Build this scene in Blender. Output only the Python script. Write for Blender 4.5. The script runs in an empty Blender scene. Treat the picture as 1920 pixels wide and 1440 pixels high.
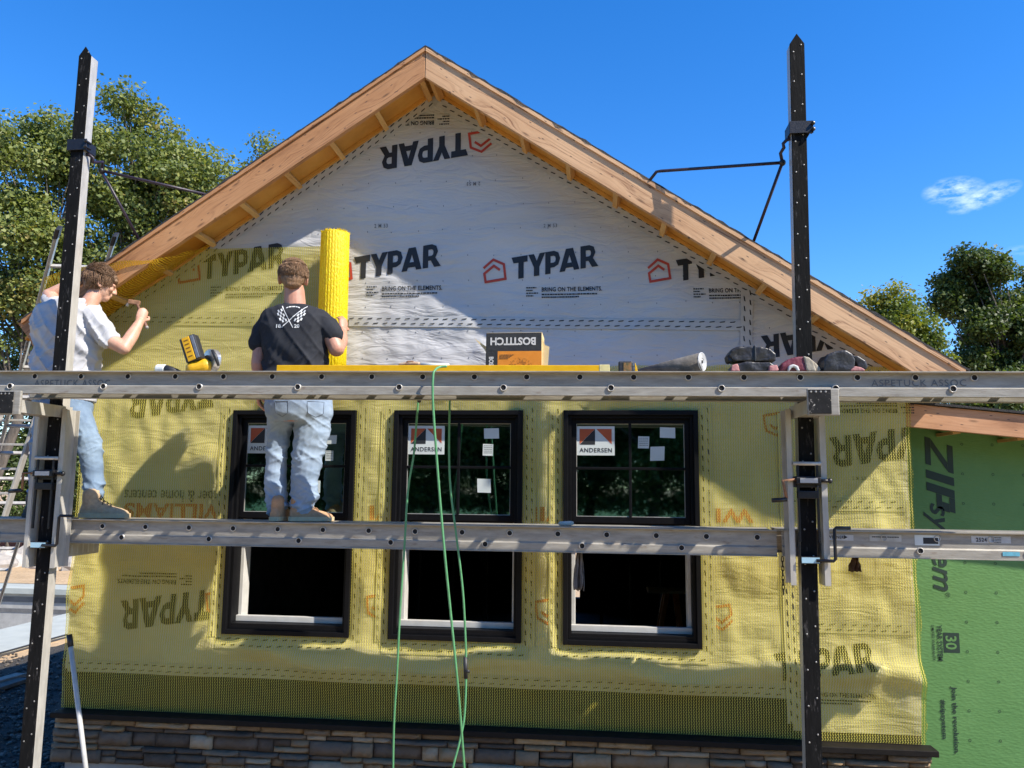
import bpy, bmesh, math, random
import numpy as np
from mathutils import Vector, Matrix, noise
from mathutils.bvhtree import BVHTree
V = Vector
S = bpy.context.scene
# ------------------------------------------------------------------ camera
CAM_P = V((2.7265, -5.7292, 2.36))
PIT, YAW, ROL, FPX = .1272, .1084, .0104, 1485.1
cp, sp, cy, sy = math.cos(PIT), math.sin(PIT), math.cos(YAW), math.sin(YAW)
FW = V((-sy*cp, cy*cp, sp)); R0 = V((cy, sy, 0)); U0 = R0.cross(FW)
RT = math.cos(ROL)*R0 + math.sin(ROL)*U0
UP = -math.sin(ROL)*R0 + math.cos(ROL)*U0
cam = bpy.data.cameras.new('camera'); co = bpy.data.objects.new('camera', cam)
S.collection.objects.link(co); S.camera = co
co.matrix_world = Matrix(((RT.x, UP.x, -FW.x, CAM_P.x), (RT.y, UP.y, -FW.y, CAM_P.y), (RT.z, UP.z, -FW.z, CAM_P.z), (0, 0, 0, 1)))
cam.sensor_fit = 'HORIZONTAL'; cam.sensor_width = 36; cam.lens = FPX/1920*36
cam.clip_start = .05; cam.clip_end = 3000
# ------------------------------------------------------------------ light
SUN = V((.93, -.40, 1.02)).normalized()
EL = math.asin(SUN.z); AZ = math.atan2(SUN.x, SUN.y)
W = bpy.data.worlds.new('World'); S.world = W; W.use_nodes = True
wt = W.node_tree; wt.nodes.clear()
def wn(t, **k):
    n = wt.nodes.new(t)
    for a, b in k.items(): setattr(n, a, b)
    return n
sky = wn('ShaderNodeTexSky', sky_type='NISHITA'); sky.sun_disc = False
sky.sun_elevation = EL; sky.sun_rotation = AZ
sky.air_density = 1.0; sky.dust_density = 0.0; sky.ozone_density = 5.0; sky.altitude = 0
hsv = wn('ShaderNodeHueSaturation'); hsv.inputs['Saturation'].default_value = 1.30; hsv.inputs['Value'].default_value = 1.30; hsv.inputs['Hue'].default_value = .508
bg = wn('ShaderNodeBackground'); bg.inputs['Strength'].default_value = .118
wo = wn('ShaderNodeOutputWorld')
# a wisp of cloud, low in the sky to the right
tc = wn('ShaderNodeTexCoord'); CD = [None, None]
def wisp(px, py, rx, ry, ang):
    d = (FW + (px-960)/FPX*RT - (py-720)/FPX*UP).normalized()
    e1 = RT - d*RT.dot(d); e1.normalize(); e2 = d.cross(e1) * -1
    if e2.z < 0: e2 = -e2
    a = math.radians(ang); u = e1*math.cos(a)+e2*math.sin(a); v = -e1*math.sin(a)+e2*math.cos(a)
    outs = []
    for ax, r in ((u, rx), (v, ry)):
        s = wn('ShaderNodeVectorMath', operation='SUBTRACT'); s.inputs[1].default_value = d
        wt.links.new(tc.outputs['Generated'], s.inputs[0])
        dt = wn('ShaderNodeVectorMath', operation='DOT_PRODUCT'); dt.inputs[1].default_value = ax/(r/FPX)
        wt.links.new(s.outputs[0], dt.inputs[0])
        p = wn('ShaderNodeMath', operation='POWER'); p.inputs[1].default_value = 2
        ab = wn('ShaderNodeMath', operation='ABSOLUTE'); wt.links.new(dt.outputs['Value'], ab.inputs[0])
        wt.links.new(ab.outputs[0], p.inputs[0]); outs.append(p)
    a_ = wn('ShaderNodeMath', operation='ADD'); wt.links.new(outs[0].outputs[0], a_.inputs[0]); wt.links.new(outs[1].outputs[0], a_.inputs[1])
    m = wn('ShaderNodeMath', operation='SUBTRACT'); m.inputs[0].default_value = 1.0; wt.links.new(a_.outputs[0], m.inputs[1]); m.use_clamp = True
    return m
ws = [wisp(1788, 358, 48, 24, 8), wisp(1844, 370, 56, 19, 24), wisp(1900, 472, 40, 10, 10)]
mx = ws[0]
for k, w_ in enumerate(ws[1:]):
    q = wn('ShaderNodeMath', operation='MAXIMUM'); wt.links.new(mx.outputs[0], q.inputs[0])
    if k == 1:
        h = wn('ShaderNodeMath', operation='MULTIPLY'); h.inputs[1].default_value = .35; wt.links.new(w_.outputs[0], h.inputs[0]); w_ = h
    wt.links.new(w_.outputs[0], q.inputs[1]); mx = q
nz = wn('ShaderNodeTexNoise'); nz.inputs['Scale'].default_value = 52; nz.inputs['Detail'].default_value = 7; nz.inputs['Roughness'].default_value = .62
mp = wn('ShaderNodeMapping'); mp.inputs['Rotation'].default_value = (0, .5, 0); mp.inputs['Scale'].default_value = (.8, .8, 2.2)
wt.links.new(tc.outputs['Generated'], mp.inputs[0]); wt.links.new(mp.outputs[0], nz.inputs['Vector'])
mr = wn('ShaderNodeMapRange'); mr.inputs['From Min'].default_value = .40; mr.inputs['From Max'].default_value = .85
wt.links.new(nz.outputs['Fac'], mr.inputs['Value'])
mm = wn('ShaderNodeMath', operation='MULTIPLY'); wt.links.new(mx.outputs[0], mm.inputs[0]); wt.links.new(mr.outputs[0], mm.inputs[1])
mix = wn('ShaderNodeMix', data_type='RGBA'); mix.inputs['B'].default_value = (7.2, 8.2, 9.0, 1)
wt.links.new(sky.outputs[0], hsv.inputs['Color']); wt.links.new(hsv.outputs[0], mix.inputs['A'])
wt.links.new(mm.outputs[0], mix.inputs['Factor'])
wt.links.new(mix.outputs['Result'], bg.inputs['Color']); wt.links.new(bg.outputs[0], wo.inputs[0])
sl = bpy.data.lights.new('sun', 'SUN'); sl.energy = 5.0; sl.angle = math.radians(.53); sl.color = (1, .93, .82)
so = bpy.data.objects.new('sun', sl); S.collection.objects.link(so)
so.rotation_euler = SUN.to_track_quat('Z', 'Y').to_euler(); so.location = (20, -10, 30)
S.view_settings.view_transform = 'Standard'; S.view_settings.look = 'None'; S.view_settings.exposure = .77; S.view_settings.gamma = 1
S.render.engine = 'CYCLES'
S.cycles.use_denoising = True; S.cycles.max_bounces = 8; S.cycles.transparent_max_bounces = 16; S.cycles.sample_clamp_indirect = 6
# ------------------------------------------------------------------ helpers
def at(px, py, Y):
    d = FW + (px-960)/FPX*RT - (py-720)/FPX*UP
    return CAM_P + d*((Y-CAM_P.y)/d.y)
def atx(px, py, X):
    d = FW + (px-960)/FPX*RT - (py-720)/FPX*UP
    return CAM_P + d*((X-CAM_P.x)/d.x)
def gnd(px, py, z=0):
    d = FW + (px-960)/FPX*RT - (py-720)/FPX*UP
    return CAM_P + d*((z-CAM_P.z)/d.z)
def far(px, py, Y): return at(px, py, Y)
rnd = random.Random(7)
def nz3(x, y, z=0.): return noise.noise(V((x, y, z)))
def fbm(x, y, z=0., o=4):
    a = 1; s = 0
    for i in range(o):
        s += a*noise.noise(V((x, y, z))); x *= 2.03; y *= 2.03; z = z*2.03+3.7; a *= .5
    return s
class MB:
    def __init__(s): s.v = []; s.f = []; s.c = []; s.m = []; s.col = None; s.mi = 0
    def add(s, vs, fs, col=None):
        b = len(s.v); s.v += [tuple(p) for p in vs]
        for f in fs: s.f.append([b+i for i in f]); s.c.append(col); s.m.append(s.mi)
    def box(s, a, b, col=None):
        x0, y0, z0 = [min(a[i], b[i]) for i in range(3)]; x1, y1, z1 = [max(a[i], b[i]) for i in range(3)]
        s.add([(x0,y0,z0),(x1,y0,z0),(x1,y1,z0),(x0,y1,z0),(x0,y0,z1),(x1,y0,z1),(x1,y1,z1),(x0,y1,z1)],
              [(0,3,2,1),(4,5,6,7),(0,1,5,4),(1,2,6,5),(2,3,7,6),(3,0,4,7)], col); return s
    def obox(s, c, ux, uy, uz, col=None):   # oriented box, half vectors
        c = V(c); ux, uy, uz = V(ux), V(uy), V(uz)
        pts = [c+ux*i+uy*j+uz*k for k in (-1, 1) for i, j in ((-1,-1),(1,-1),(1,1),(-1,1))]
        s.add(pts, [(0,3,2,1),(4,5,6,7),(0,1,5,4),(1,2,6,5),(2,3,7,6),(3,0,4,7)], col); return s
    def beam(s, p, q, w, h, up=(0,0,1), col=None):
        p, q = V(p), V(q); d = (q-p); L = d.length; d.normalize(); u = V(up); sd = d.cross(u)
        if sd.length < 1e-4: sd = d.cross(V((1,0,0)))
        sd.normalize(); u = sd.cross(d)
        return s.obox((p+q)/2, d*L/2, sd*w/2, u*h/2, col)
    def prism(s, poly, y0, y1, col=None):   # polygon in xz extruded along y
        n = len(poly); a = [(x, y0, z) for x, z in poly]+[(x, y1, z) for x, z in poly]
        s.add(a, [tuple(range(n))[::-1], tuple(range(n, 2*n))]+[(i, (i+1) % n, n+(i+1) % n, n+i) for i in range(n)], col); return s
    def tube(s, pts, r, n=10, caps=True, col=None, r2=None):
        pts = [V(p) for p in pts]; m = len(pts)
        rs = r if isinstance(r, (list, tuple)) else [r]*m
        d0 = (pts[1]-pts[0]).normalized(); a = d0.orthogonal().normalized()
        vs = []
        for i, p in enumerate(pts):
            d = (pts[min(i+1, m-1)]-pts[max(i-1, 0)]).normalized()
            a = (a-d*a.dot(d)).normalized(); b = d.cross(a)
            for k in range(n):
                t = 2*math.pi*k/n; vs.append(p+(a*math.cos(t)+b*math.sin(t))*rs[i])
        fs = [(i*n+k, i*n+(k+1) % n, (i+1)*n+(k+1) % n, (i+1)*n+k) for i in range(m-1) for k in range(n)]
        if caps: fs += [tuple(range(n))[::-1], tuple(range((m-1)*n, m*n))]
        s.add(vs, fs, col); return s
    def pipe(s, p, q, ro, ri, n=16, plug=.004):   # tube from p to q; dark disc just inside p paints the bore's shade
        p, q = V(p), V(q); d = (q-p).normalized(); a = d.orthogonal().normalized(); b = d.cross(a)
        rings = [(q, ro), (p, ro), (p, ri), (p+d*plug, ri)]
        vs = [c+(a*math.cos(2*math.pi*k/n)+b*math.sin(2*math.pi*k/n))*r for c, r in rings for k in range(n)]
        fs = [(i*n+k, (i+1)*n+k, (i+1)*n+(k+1) % n, i*n+(k+1) % n) for i in range(3) for k in range(n)]
        s.add(vs, fs)
        m0 = s.mi; s.mi = 1; s.add(vs[3*n:], [tuple(range(n))]); s.mi = m0
        return s
    def sphere(s, c, r, nu=12, nv=8, col=None):
        c = V(c); r = r if isinstance(r, (tuple, list)) else (r, r, r); vs = []
        for j in range(nv+1):
            p = math.pi*j/nv
            for i in range(nu):
                t = 2*math.pi*i/nu; vs.append(c+V((r[0]*math.sin(p)*math.cos(t), r[1]*math.sin(p)*math.sin(t), r[2]*math.cos(p))))
        s.add(vs, [(j*nu+i, (j+1)*nu+i, (j+1)*nu+(i+1) % nu, j*nu+(i+1) % nu) for j in range(nv) for i in range(nu)], col); return s
    def loft(s, rings, caps=True, col=None):
        n = len(rings[0]); vs = [p for r in rings for p in r]; m = len(rings)
        fs = [(i*n+k, i*n+(k+1) % n, (i+1)*n+(k+1) % n, (i+1)*n+k) for i in range(m-1) for k in range(n)]
        if caps: fs += [tuple(range(n))[::-1], tuple(range((m-1)*n, m*n))]
        s.add(vs, fs, col); return s
    def limb(s, pts, rad, n=16, flat=None):   # chain with rounded ends; rad scalar or (r_side, r_other) with flat = axis of r_other
        P_ = [V(p) for p in pts]; out_p = []; out_r = []
        R_ = [r if isinstance(r, tuple) else (r, r) for r in rad]
        d = (P_[0]-P_[1]).normalized()
        for a in (80, 50, 25): t = math.radians(a); out_p.append(P_[0]+d*R_[0][0]*math.sin(t)); out_r.append((R_[0][0]*math.cos(t), R_[0][1]*math.cos(t)))
        out_p += P_; out_r += R_
        d = (P_[-1]-P_[-2]).normalized()
        for a in (25, 50, 80): t = math.radians(a); out_p.append(P_[-1]+d*R_[-1][0]*math.sin(t)); out_r.append((R_[-1][0]*math.cos(t), R_[-1][1]*math.cos(t)))
        ax = V(flat) if flat else None; m = len(out_p); rings = []
        a0 = None
        for i, p in enumerate(out_p):
            d = (out_p[min(i+1, m-1)]-out_p[max(i-1, 0)]).normalized()
            if ax is not None: b = (ax-d*ax.dot(d)).normalized(); a = b.cross(d)
            else:
                a = d.orthogonal().normalized() if a0 is None else (a0-d*a0.dot(d)).normalized(); b = d.cross(a); a0 = a
            rings.append([p+a*out_r[i][0]*math.cos(2*math.pi*k/n)+b*out_r[i][1]*math.sin(2*math.pi*k/n) for k in range(n)])
        return s.loft(rings)
    def mesh(s, name, mats, off=(0,0,0), smooth=False):
        me = bpy.data.meshes.new(name)
        o = V(off); me.from_pydata([tuple(V(p)-o) for p in s.v], [], s.f); 
        for m in (mats if isinstance(mats, (list, tuple)) else [mats]): me.materials.append(m)
        if any(s.m): me.polygons.foreach_set('material_index', s.m)
        if any(c is not None for c in s.c):
            at_ = me.color_attributes.new('tint', 'FLOAT_COLOR', 'CORNER'); data = []
            for f, c in zip(s.f, s.c):
                c = c if c is not None else .5
                data += [c, c, c, 1.0]*len(f)
            at_.data.foreach_set('color', data)
        if smooth: me.polygons.foreach_set('use_smooth', [True]*len(me.polygons))
        me.update(); return me
def wloc(o):
    v = V((0,0,0))
    while o is not None: v += o.location; o = o.parent
    return v
def link(o, parent=None):
    S.collection.objects.link(o)
    if parent is not None: o.parent = parent
    return o
def part(name, mb, m, parent=None, smooth=False, bevel=0, label=None):
    off = wloc(parent) if parent is not None else V((0,0,0))
    me = mb.mesh(name, m, off, smooth)
    if smooth == 'auto' or bevel:
        pass
    o = link(bpy.data.objects.new(name, me), parent)
    if bevel:
        b = o.modifiers.new('bevel', 'BEVEL'); b.width = bevel; b.segments = 2; b.limit_method = 'ANGLE'; b.angle_limit = math.radians(40)
    if smooth and not bevel: pass
    if label: o['label'] = label
    return o
def tag(o, label, cat, group=None, kind=None):
    if label: o['label'] = label
    if cat: o['category'] = cat
    if group: o['group'] = group
    if kind: o['kind'] = kind
    return o
def thing(name, loc, label, cat, group=None):
    o = link(bpy.data.objects.new(name, None)); o.location = loc; o.empty_display_size = .1
    return tag(o, label, cat, group)
def struct(name, mb, m, smooth=False):
    o = part(name, mb, m, None, smooth); o['kind'] = 'structure'; return o
# ------------------------------------------------------------------ materials
def nodes(name):
    m = bpy.data.materials.new(name); m.use_nodes = True; t = m.node_tree; b = t.nodes['Principled BSDF']
    return m, t, b
def N(t, typ, **k):
    n = t.nodes.new(typ)
    for a, v in k.items():
        if a in n.inputs: n.inputs[a].default_value = v
        else: setattr(n, a, v)
    return n
def L(t, a, b): t.links.new(a, b)
def rgba(c): return (*c, 1) if len(c) == 3 else c
def coords(t, scale=(1,1,1), rot=(0,0,0)):
    c = N(t, 'ShaderNodeTexCoord'); mp = N(t, 'ShaderNodeMapping'); mp.inputs['Scale'].default_value = scale; mp.inputs['Rotation'].default_value = rot
    L(t, c.outputs['Object'], mp.inputs[0]); return mp.outputs[0]
def ramp(t, fac, stops):
    r = N(t, 'ShaderNodeValToRGB'); e = r.color_ramp.elements
    while len(e) < len(stops): e.new(.5)
    for i, (p, c) in enumerate(stops): e[i].position = p; e[i].color = rgba(c)
    L(t, fac, r.inputs[0]); return r.outputs[0]
def mat(name, c1, c2=None, scale=(20,20,20), rough=.6, metal=0, bump=.1, bscale=None, detail=5, spots=None, spec=.5, dist=.002):
    m, t, b = nodes(name)
    b.inputs['Roughness'].default_value = rough; b.inputs['Metallic'].default_value = metal; b.inputs['Specular IOR Level'].default_value = spec
    if isinstance(scale, (int, float)): scale = (scale,)*3
    v = coords(t, scale); n = N(t, 'ShaderNodeTexNoise', Detail=detail, Roughness=.6); n.inputs['Scale'].default_value = 1
    L(t, v, n.inputs['Vector'])
    c2 = c2 or tuple(x*.75 for x in c1)
    col = ramp(t, n.outputs['Fac'], [(.32, c2), (.66, c1)])
    if spots:
        sc, lo, hi, colr = spots
        n2 = N(t, 'ShaderNodeTexNoise', Detail=6, Roughness=.7); n2.inputs['Scale'].default_value = 1; L(t, coords(t, sc if not isinstance(sc, (int, float)) else (sc,)*3), n2.inputs['Vector'])
        f = N(t, 'ShaderNodeMapRange'); f.inputs['From Min'].default_value = lo; f.inputs['From Max'].default_value = hi; L(t, n2.outputs['Fac'], f.inputs['Value'])
        x = N(t, 'ShaderNodeMix', data_type='RGBA'); L(t, f.outputs[0], x.inputs['Factor']); L(t, col, x.inputs['A']); x.inputs['B'].default_value = rgba(colr); col = x.outputs['Result']
    L(t, col, b.inputs['Base Color'])
    if bump:
        bs = bscale or tuple(s*2 for s in scale)
        if isinstance(bs, (int, float)): bs = (bs,)*3
        n3 = N(t, 'ShaderNodeTexNoise', Detail=6); n3.inputs['Scale'].default_value = 1; L(t, coords(t, bs), n3.inputs['Vector'])
        bp = N(t, 'ShaderNodeBump', Strength=bump, Distance=dist*5); L(t, n3.outputs['Fac'], bp.inputs['Height']); L(t, bp.outputs[0], b.inputs['Normal'])
        rr = N(t, 'ShaderNodeMapRange'); rr.inputs['To Min'].default_value = max(0, rough-.12); rr.inputs['To Max'].default_value = min(1, rough+.12); L(t, n3.outputs['Fac'], rr.inputs['Value']); L(t, rr.outputs[0], b.inputs['Roughness'])
    return m
def wood(name, base, dark, axis_rot, scale=1.0, knots=True, grey=.0):
    """long-grained lumber with knots; axis_rot turns object x along the board"""
    m, t, b = nodes(name); b.inputs['Roughness'].default_value = .62
    tcn = N(t, 'ShaderNodeTexCoord'); mp = N(t, 'ShaderNodeMapping'); mp.inputs['Rotation'].default_value = (0, -axis_rot, 0); L(t, tcn.outputs['Object'], mp.inputs[0])
    sx = N(t, 'ShaderNodeSeparateXYZ'); L(t, mp.outputs[0], sx.inputs[0])
    flat = N(t, 'ShaderNodeCombineXYZ'); L(t, sx.outputs['X'], flat.inputs[0]); L(t, sx.outputs['Z'], flat.inputs[1]); L(t, sx.outputs['Y'], flat.inputs[2])
    def sc(s, o=(0,0,0)):
        q = N(t, 'ShaderNodeMapping'); q.inputs['Scale'].default_value = s; q.inputs['Location'].default_value = o; L(t, flat.outputs[0], q.inputs[0]); return q.outputs[0]
    vo = N(t, 'ShaderNodeTexVoronoi', Scale=1.0, feature='F1', voronoi_dimensions='2D'); L(t, sc((1.5, 6.0, 1)), vo.inputs['Vector'])
    warp = N(t, 'ShaderNodeMapRange'); warp.interpolation_type = 'SMOOTHSTEP'
    for k_, v_ in (('From Min', .0), ('From Max', .42), ('To Min', 1.0), ('To Max', 0)): warp.inputs[k_].default_value = v_
    L(t, vo.outputs['Distance'], warp.inputs['Value'])
    wob = N(t, 'ShaderNodeTexNoise', Detail=3, Scale=1.0); L(t, sc((.9, 5, 1)), wob.inputs['Vector'])
    g1 = N(t, 'ShaderNodeMath', operation='MULTIPLY_ADD'); L(t, warp.outputs[0], g1.inputs[0]); g1.inputs[1].default_value = .055; L(t, sx.outputs['Z'], g1.inputs[2])
    g2 = N(t, 'ShaderNodeMath', operation='MULTIPLY_ADD'); L(t, wob.outputs['Fac'], g2.inputs[0]); g2.inputs[1].default_value = .085; L(t, g1.outputs[0], g2.inputs[2])
    cv = N(t, 'ShaderNodeCombineXYZ'); L(t, g2.outputs[0], cv.inputs[0]); 
    mulx = N(t, 'ShaderNodeMath', operation='MULTIPLY'); mulx.inputs[1].default_value = .012; L(t, sx.outputs['X'], mulx.inputs[0]); L(t, mulx.outputs[0], cv.inputs[1])
    rings = N(t, 'ShaderNodeTexNoise', Scale=75*scale, Detail=2, Roughness=.5); L(t, cv.outputs[0], rings.inputs['Vector'])
    fine = N(t, 'ShaderNodeTexNoise', Detail=6, Scale=1.0); L(t, sc((7, 150, 60)), fine.inputs['Vector'])
    ad = N(t, 'ShaderNodeMath', operation='MULTIPLY_ADD'); L(t, fine.outputs['Fac'], ad.inputs[0]); ad.inputs[1].default_value = .35
    hm = N(t, 'ShaderNodeMath', operation='MULTIPLY'); hm.inputs[1].default_value = .72; L(t, rings.outputs['Fac'], hm.inputs[0]); L(t, hm.outputs[0], ad.inputs[2])
    mid = tuple((a*.7+d_*.3) for a, d_ in zip(base, dark))
    col = ramp(t, ad.outputs[0], [(.38, dark), (.46, mid), (.57, base)])
    blot = N(t, 'ShaderNodeTexNoise', Detail=6, Scale=1.0, Roughness=.65); L(t, sc((1.3, 5, 1), (3, 1, 7)), blot.inputs['Vector'])
    mx = N(t, 'ShaderNodeMix', data_type='RGBA', blend_type='MULTIPLY'); mx.inputs['Factor'].default_value = 1.0
    L(t, col, mx.inputs['A']); L(t, ramp(t, blot.outputs['Fac'], [(.28, (.52, .44, .38)), (.42, (.86, .80, .74)), (.6, (1, 1, 1))]), mx.inputs['B']); col = mx.outputs['Result']
    if knots:
        kf = N(t, 'ShaderNodeMapRange')
        for k_, v_ in (('From Min', .02), ('From Max', .065), ('To Min', .7), ('To Max', 0)): kf.inputs[k_].default_value = v_
        L(t, vo.outputs['Distance'], kf.inputs['Value'])
        x = N(t, 'ShaderNodeMix', data_type='RGBA'); L(t, kf.outputs[0], x.inputs['Factor']); L(t, col, x.inputs['A']); x.inputs['B'].default_value = rgba(tuple(d_*.4 for d_ in dark)); col = x.outputs['Result']
        v2 = N(t, 'ShaderNodeTexVoronoi', Scale=1.0, feature='F1', voronoi_dimensions='2D'); L(t, sc((4.5, 17, 1), (5, 2, 0)), v2.inputs['Vector'])
        k2 = N(t, 'ShaderNodeMapRange')
        for k_, v_ in (('From Min', .03), ('From Max', .06), ('To Min', .9), ('To Max', 0)): k2.inputs[k_].default_value = v_
        L(t, v2.outputs['Distance'], k2.inputs['Value'])
        x = N(t, 'ShaderNodeMix', data_type='RGBA'); L(t, k2.outputs[0], x.inputs['Factor']); L(t, col, x.inputs['A']); x.inputs['B'].default_value = (.05, .035, .03, 1); col = x.outputs['Result']
    L(t, col, b.inputs['Base Color'])
    bp = N(t, 'ShaderNodeBump', Strength=.3, Distance=.004); L(t, ad.outputs[0], bp.inputs['Height']); L(t, bp.outputs[0], b.inputs['Normal'])
    return m
PITCH = math.atan(.668)
M = {}
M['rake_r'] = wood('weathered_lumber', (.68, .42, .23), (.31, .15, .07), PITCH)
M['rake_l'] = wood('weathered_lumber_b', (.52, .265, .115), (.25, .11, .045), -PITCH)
M['lumber'] = wood('pine_lumber', (.60, .34, .14), (.36, .17, .06), .27)
M['soffit'] = mat('fresh_sheathing', (.66, .33, .065), (.50, .23, .04), (3, 3, 3), .6, bump=.1, bscale=40, spots=(7, .66, .78, (.34, .14, .03)))
M['block'] = wood('fresh_blocking', (.70, .43, .16), (.52, .28, .08), 0, knots=False)
M['felt'] = mat('roofing_felt', (.045, .042, .04), (.02, .02, .02), 60, .9, bump=.5)
M['black_frame'] = mat('black_window_vinyl', (.006, .006, .007), (.004, .004, .005), 30, .5, bump=.04, spec=.15)
M['white_vinyl'] = mat('white_interior_vinyl', (.56, .55, .52), (.48, .47, .44), 12, .4, bump=.03)
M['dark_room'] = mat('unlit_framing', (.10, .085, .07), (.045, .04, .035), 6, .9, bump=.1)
M['alu'] = mat('weathered_aluminium', (.37, .345, .295), (.25, .23, .195), (7, 60, 40), .52, metal=.12, bump=.14, bscale=(30, 200, 160), spots=((7, 24, 30), .60, .76, (.17, .11, .07)))
M['alu_bright'] = mat('mill_aluminium', (.52, .495, .45), (.38, .36, .32), (20, 20, 6), .4, metal=.2, bump=.06, spots=(14, .68, .8, (.22, .2, .18)))
M['rust'] = mat('rust_stain', (.30, .16, .09), (.16, .08, .045), 40, .85)
M['hole_shade'] = mat('painted_hole_shade', (.010, .010, .010), (.006, .006, .006), 40, .9, bump=0)  # shade inside tubes and cores, put into the colour
M['rubber'] = mat('black_rubber_facing', (.010, .010, .010), (.006, .006, .006), (40, 40, 8), .8, spec=.1, bump=.2, spots=((50, 50, 10), .58, .74, (.085, .08, .078)))
M['black_steel'] = mat('black_painted_steel', (.016, .015, .018), (.01, .01, .012), 50, .42, metal=.1, bump=.1, spots=(70, .68, .78, (.10, .07, .05)))
M['rod'] = mat('dark_brace_paint', (.035, .02, .035), (.018, .012, .02), 40, .45)
M['rivet'] = mat('rivet_metal', (.30, .29, .27), None, 60, .5, metal=.5, bump=0)
M['concrete'] = mat('cast_concrete', (.42, .41, .38), (.30, .29, .27), 5, .85, bump=.3, bscale=60)
M['ledge'] = mat('dark_ledge_flashing', (.014, .011, .009), (.008, .007, .006), 14, .6, spec=.2)
M['membrane'] = mat('dark_membrane', (.018, .02, .016), (.01, .012, .01), 20, .8)
M['ink'] = mat('black_print', (.018, .02, .024), (.014, .015, .018), 8, .55, bump=0)
M['ink_soft'] = mat('grey_print', (.13, .14, .15), (.09, .10, .11), 60, .6, bump=0)
M['ink_red'] = mat('red_print', (.48, .055, .03), (.40, .045, .025), 8, .55, bump=0)
M['faded_red'] = mat('faded_red_print', (.50, .17, .06), (.42, .13, .05), 8, .6, bump=0)
M['ink_green'] = mat('dark_green_print', (.018, .042, .028), (.014, .034, .022), 12, .6, bump=0)
M['white_print'] = mat('white_print', (.72, .72, .70), (.6, .6, .58), 60, .7, bump=0)
M['gravel'] = mat('dark_gravel', (.105, .092, .075), (.03, .027, .023), 60, .95, bump=1, bscale=130, dist=.008)
M['sand'] = mat('sandy_dirt', (.50, .35, .20), (.38, .26, .14), 1.3, .95, bump=.5, bscale=9, dist=.02)  # warmed so unseen sand before the house bounces light onto the wall
M['rock'] = mat('pale_rock', (.46, .42, .37), (.27, .24, .21), 5, .9, bump=.6, bscale=18, dist=.01)
M['lawn'] = mat('lawn_grass', (.055, .12, .022), (.03, .07, .014), 3, .9, bump=.4, bscale=30)
M['slab'] = mat('bluestone_slab', (.42, .44, .40), (.34, .36, .33), 3, .7, bump=.08)
M['orange_net'] = mat('orange_net', (.65, .12, .03), (.45, .08, .02), 12, .7)
M['bark'] = mat('grey_bark', (.14, .115, .09), (.06, .05, .04), (12, 12, 3), .95, bump=.6, dist=.006)
def wrapmat():
    m, t, b = nodes('grey_white_wrap')
    b.inputs['Roughness'].default_value = .42; b.inputs['Specular IOR Level'].default_value = .35
    n = N(t, 'ShaderNodeTexNoise', Detail=5, Scale=1.0); L(t, coords(t, (1.2, 1, 2.5)), n.inputs['Vector'])
    L(t, ramp(t, n.outputs['Fac'], [(.3, (.48, .475, .465)), (.68, (.56, .555, .545))]), b.inputs['Base Color'])
    # wrinkles of the sheet: long soft folds plus fine crumple
    a = N(t, 'ShaderNodeTexNoise', Detail=4, Scale=1.0, Distortion=.6); L(t, coords(t, (2.0, 1, 9.0), (0, .25, 0)), a.inputs['Vector'])
    c = N(t, 'ShaderNodeTexNoise', Detail=3, Scale=1.0, Distortion=1.2); L(t, coords(t, (3.0, 1, 9), (0, -.9, 0)), c.inputs['Vector'])
    rg = N(t, 'ShaderNodeMath', operation='SUBTRACT'); L(t, c.outputs['Fac'], rg.inputs[0]); rg.inputs[1].default_value = .5
    ab = N(t, 'ShaderNodeMath', operation='ABSOLUTE'); L(t, rg.outputs[0], ab.inputs[0])
    s1 = N(t, 'ShaderNodeMath', operation='ADD'); L(t, a.outputs['Fac'], s1.inputs[0]); L(t, ab.outputs[0], s1.inputs[1])
    bp = N(t, 'ShaderNodeBump', Strength=.5, Distance=.035); L(t, s1.outputs[0], bp.inputs['Height'])
    L(t, bp.outputs[0], b.inputs['Normal'])
    return m
M['wrap'] = wrapmat()
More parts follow.
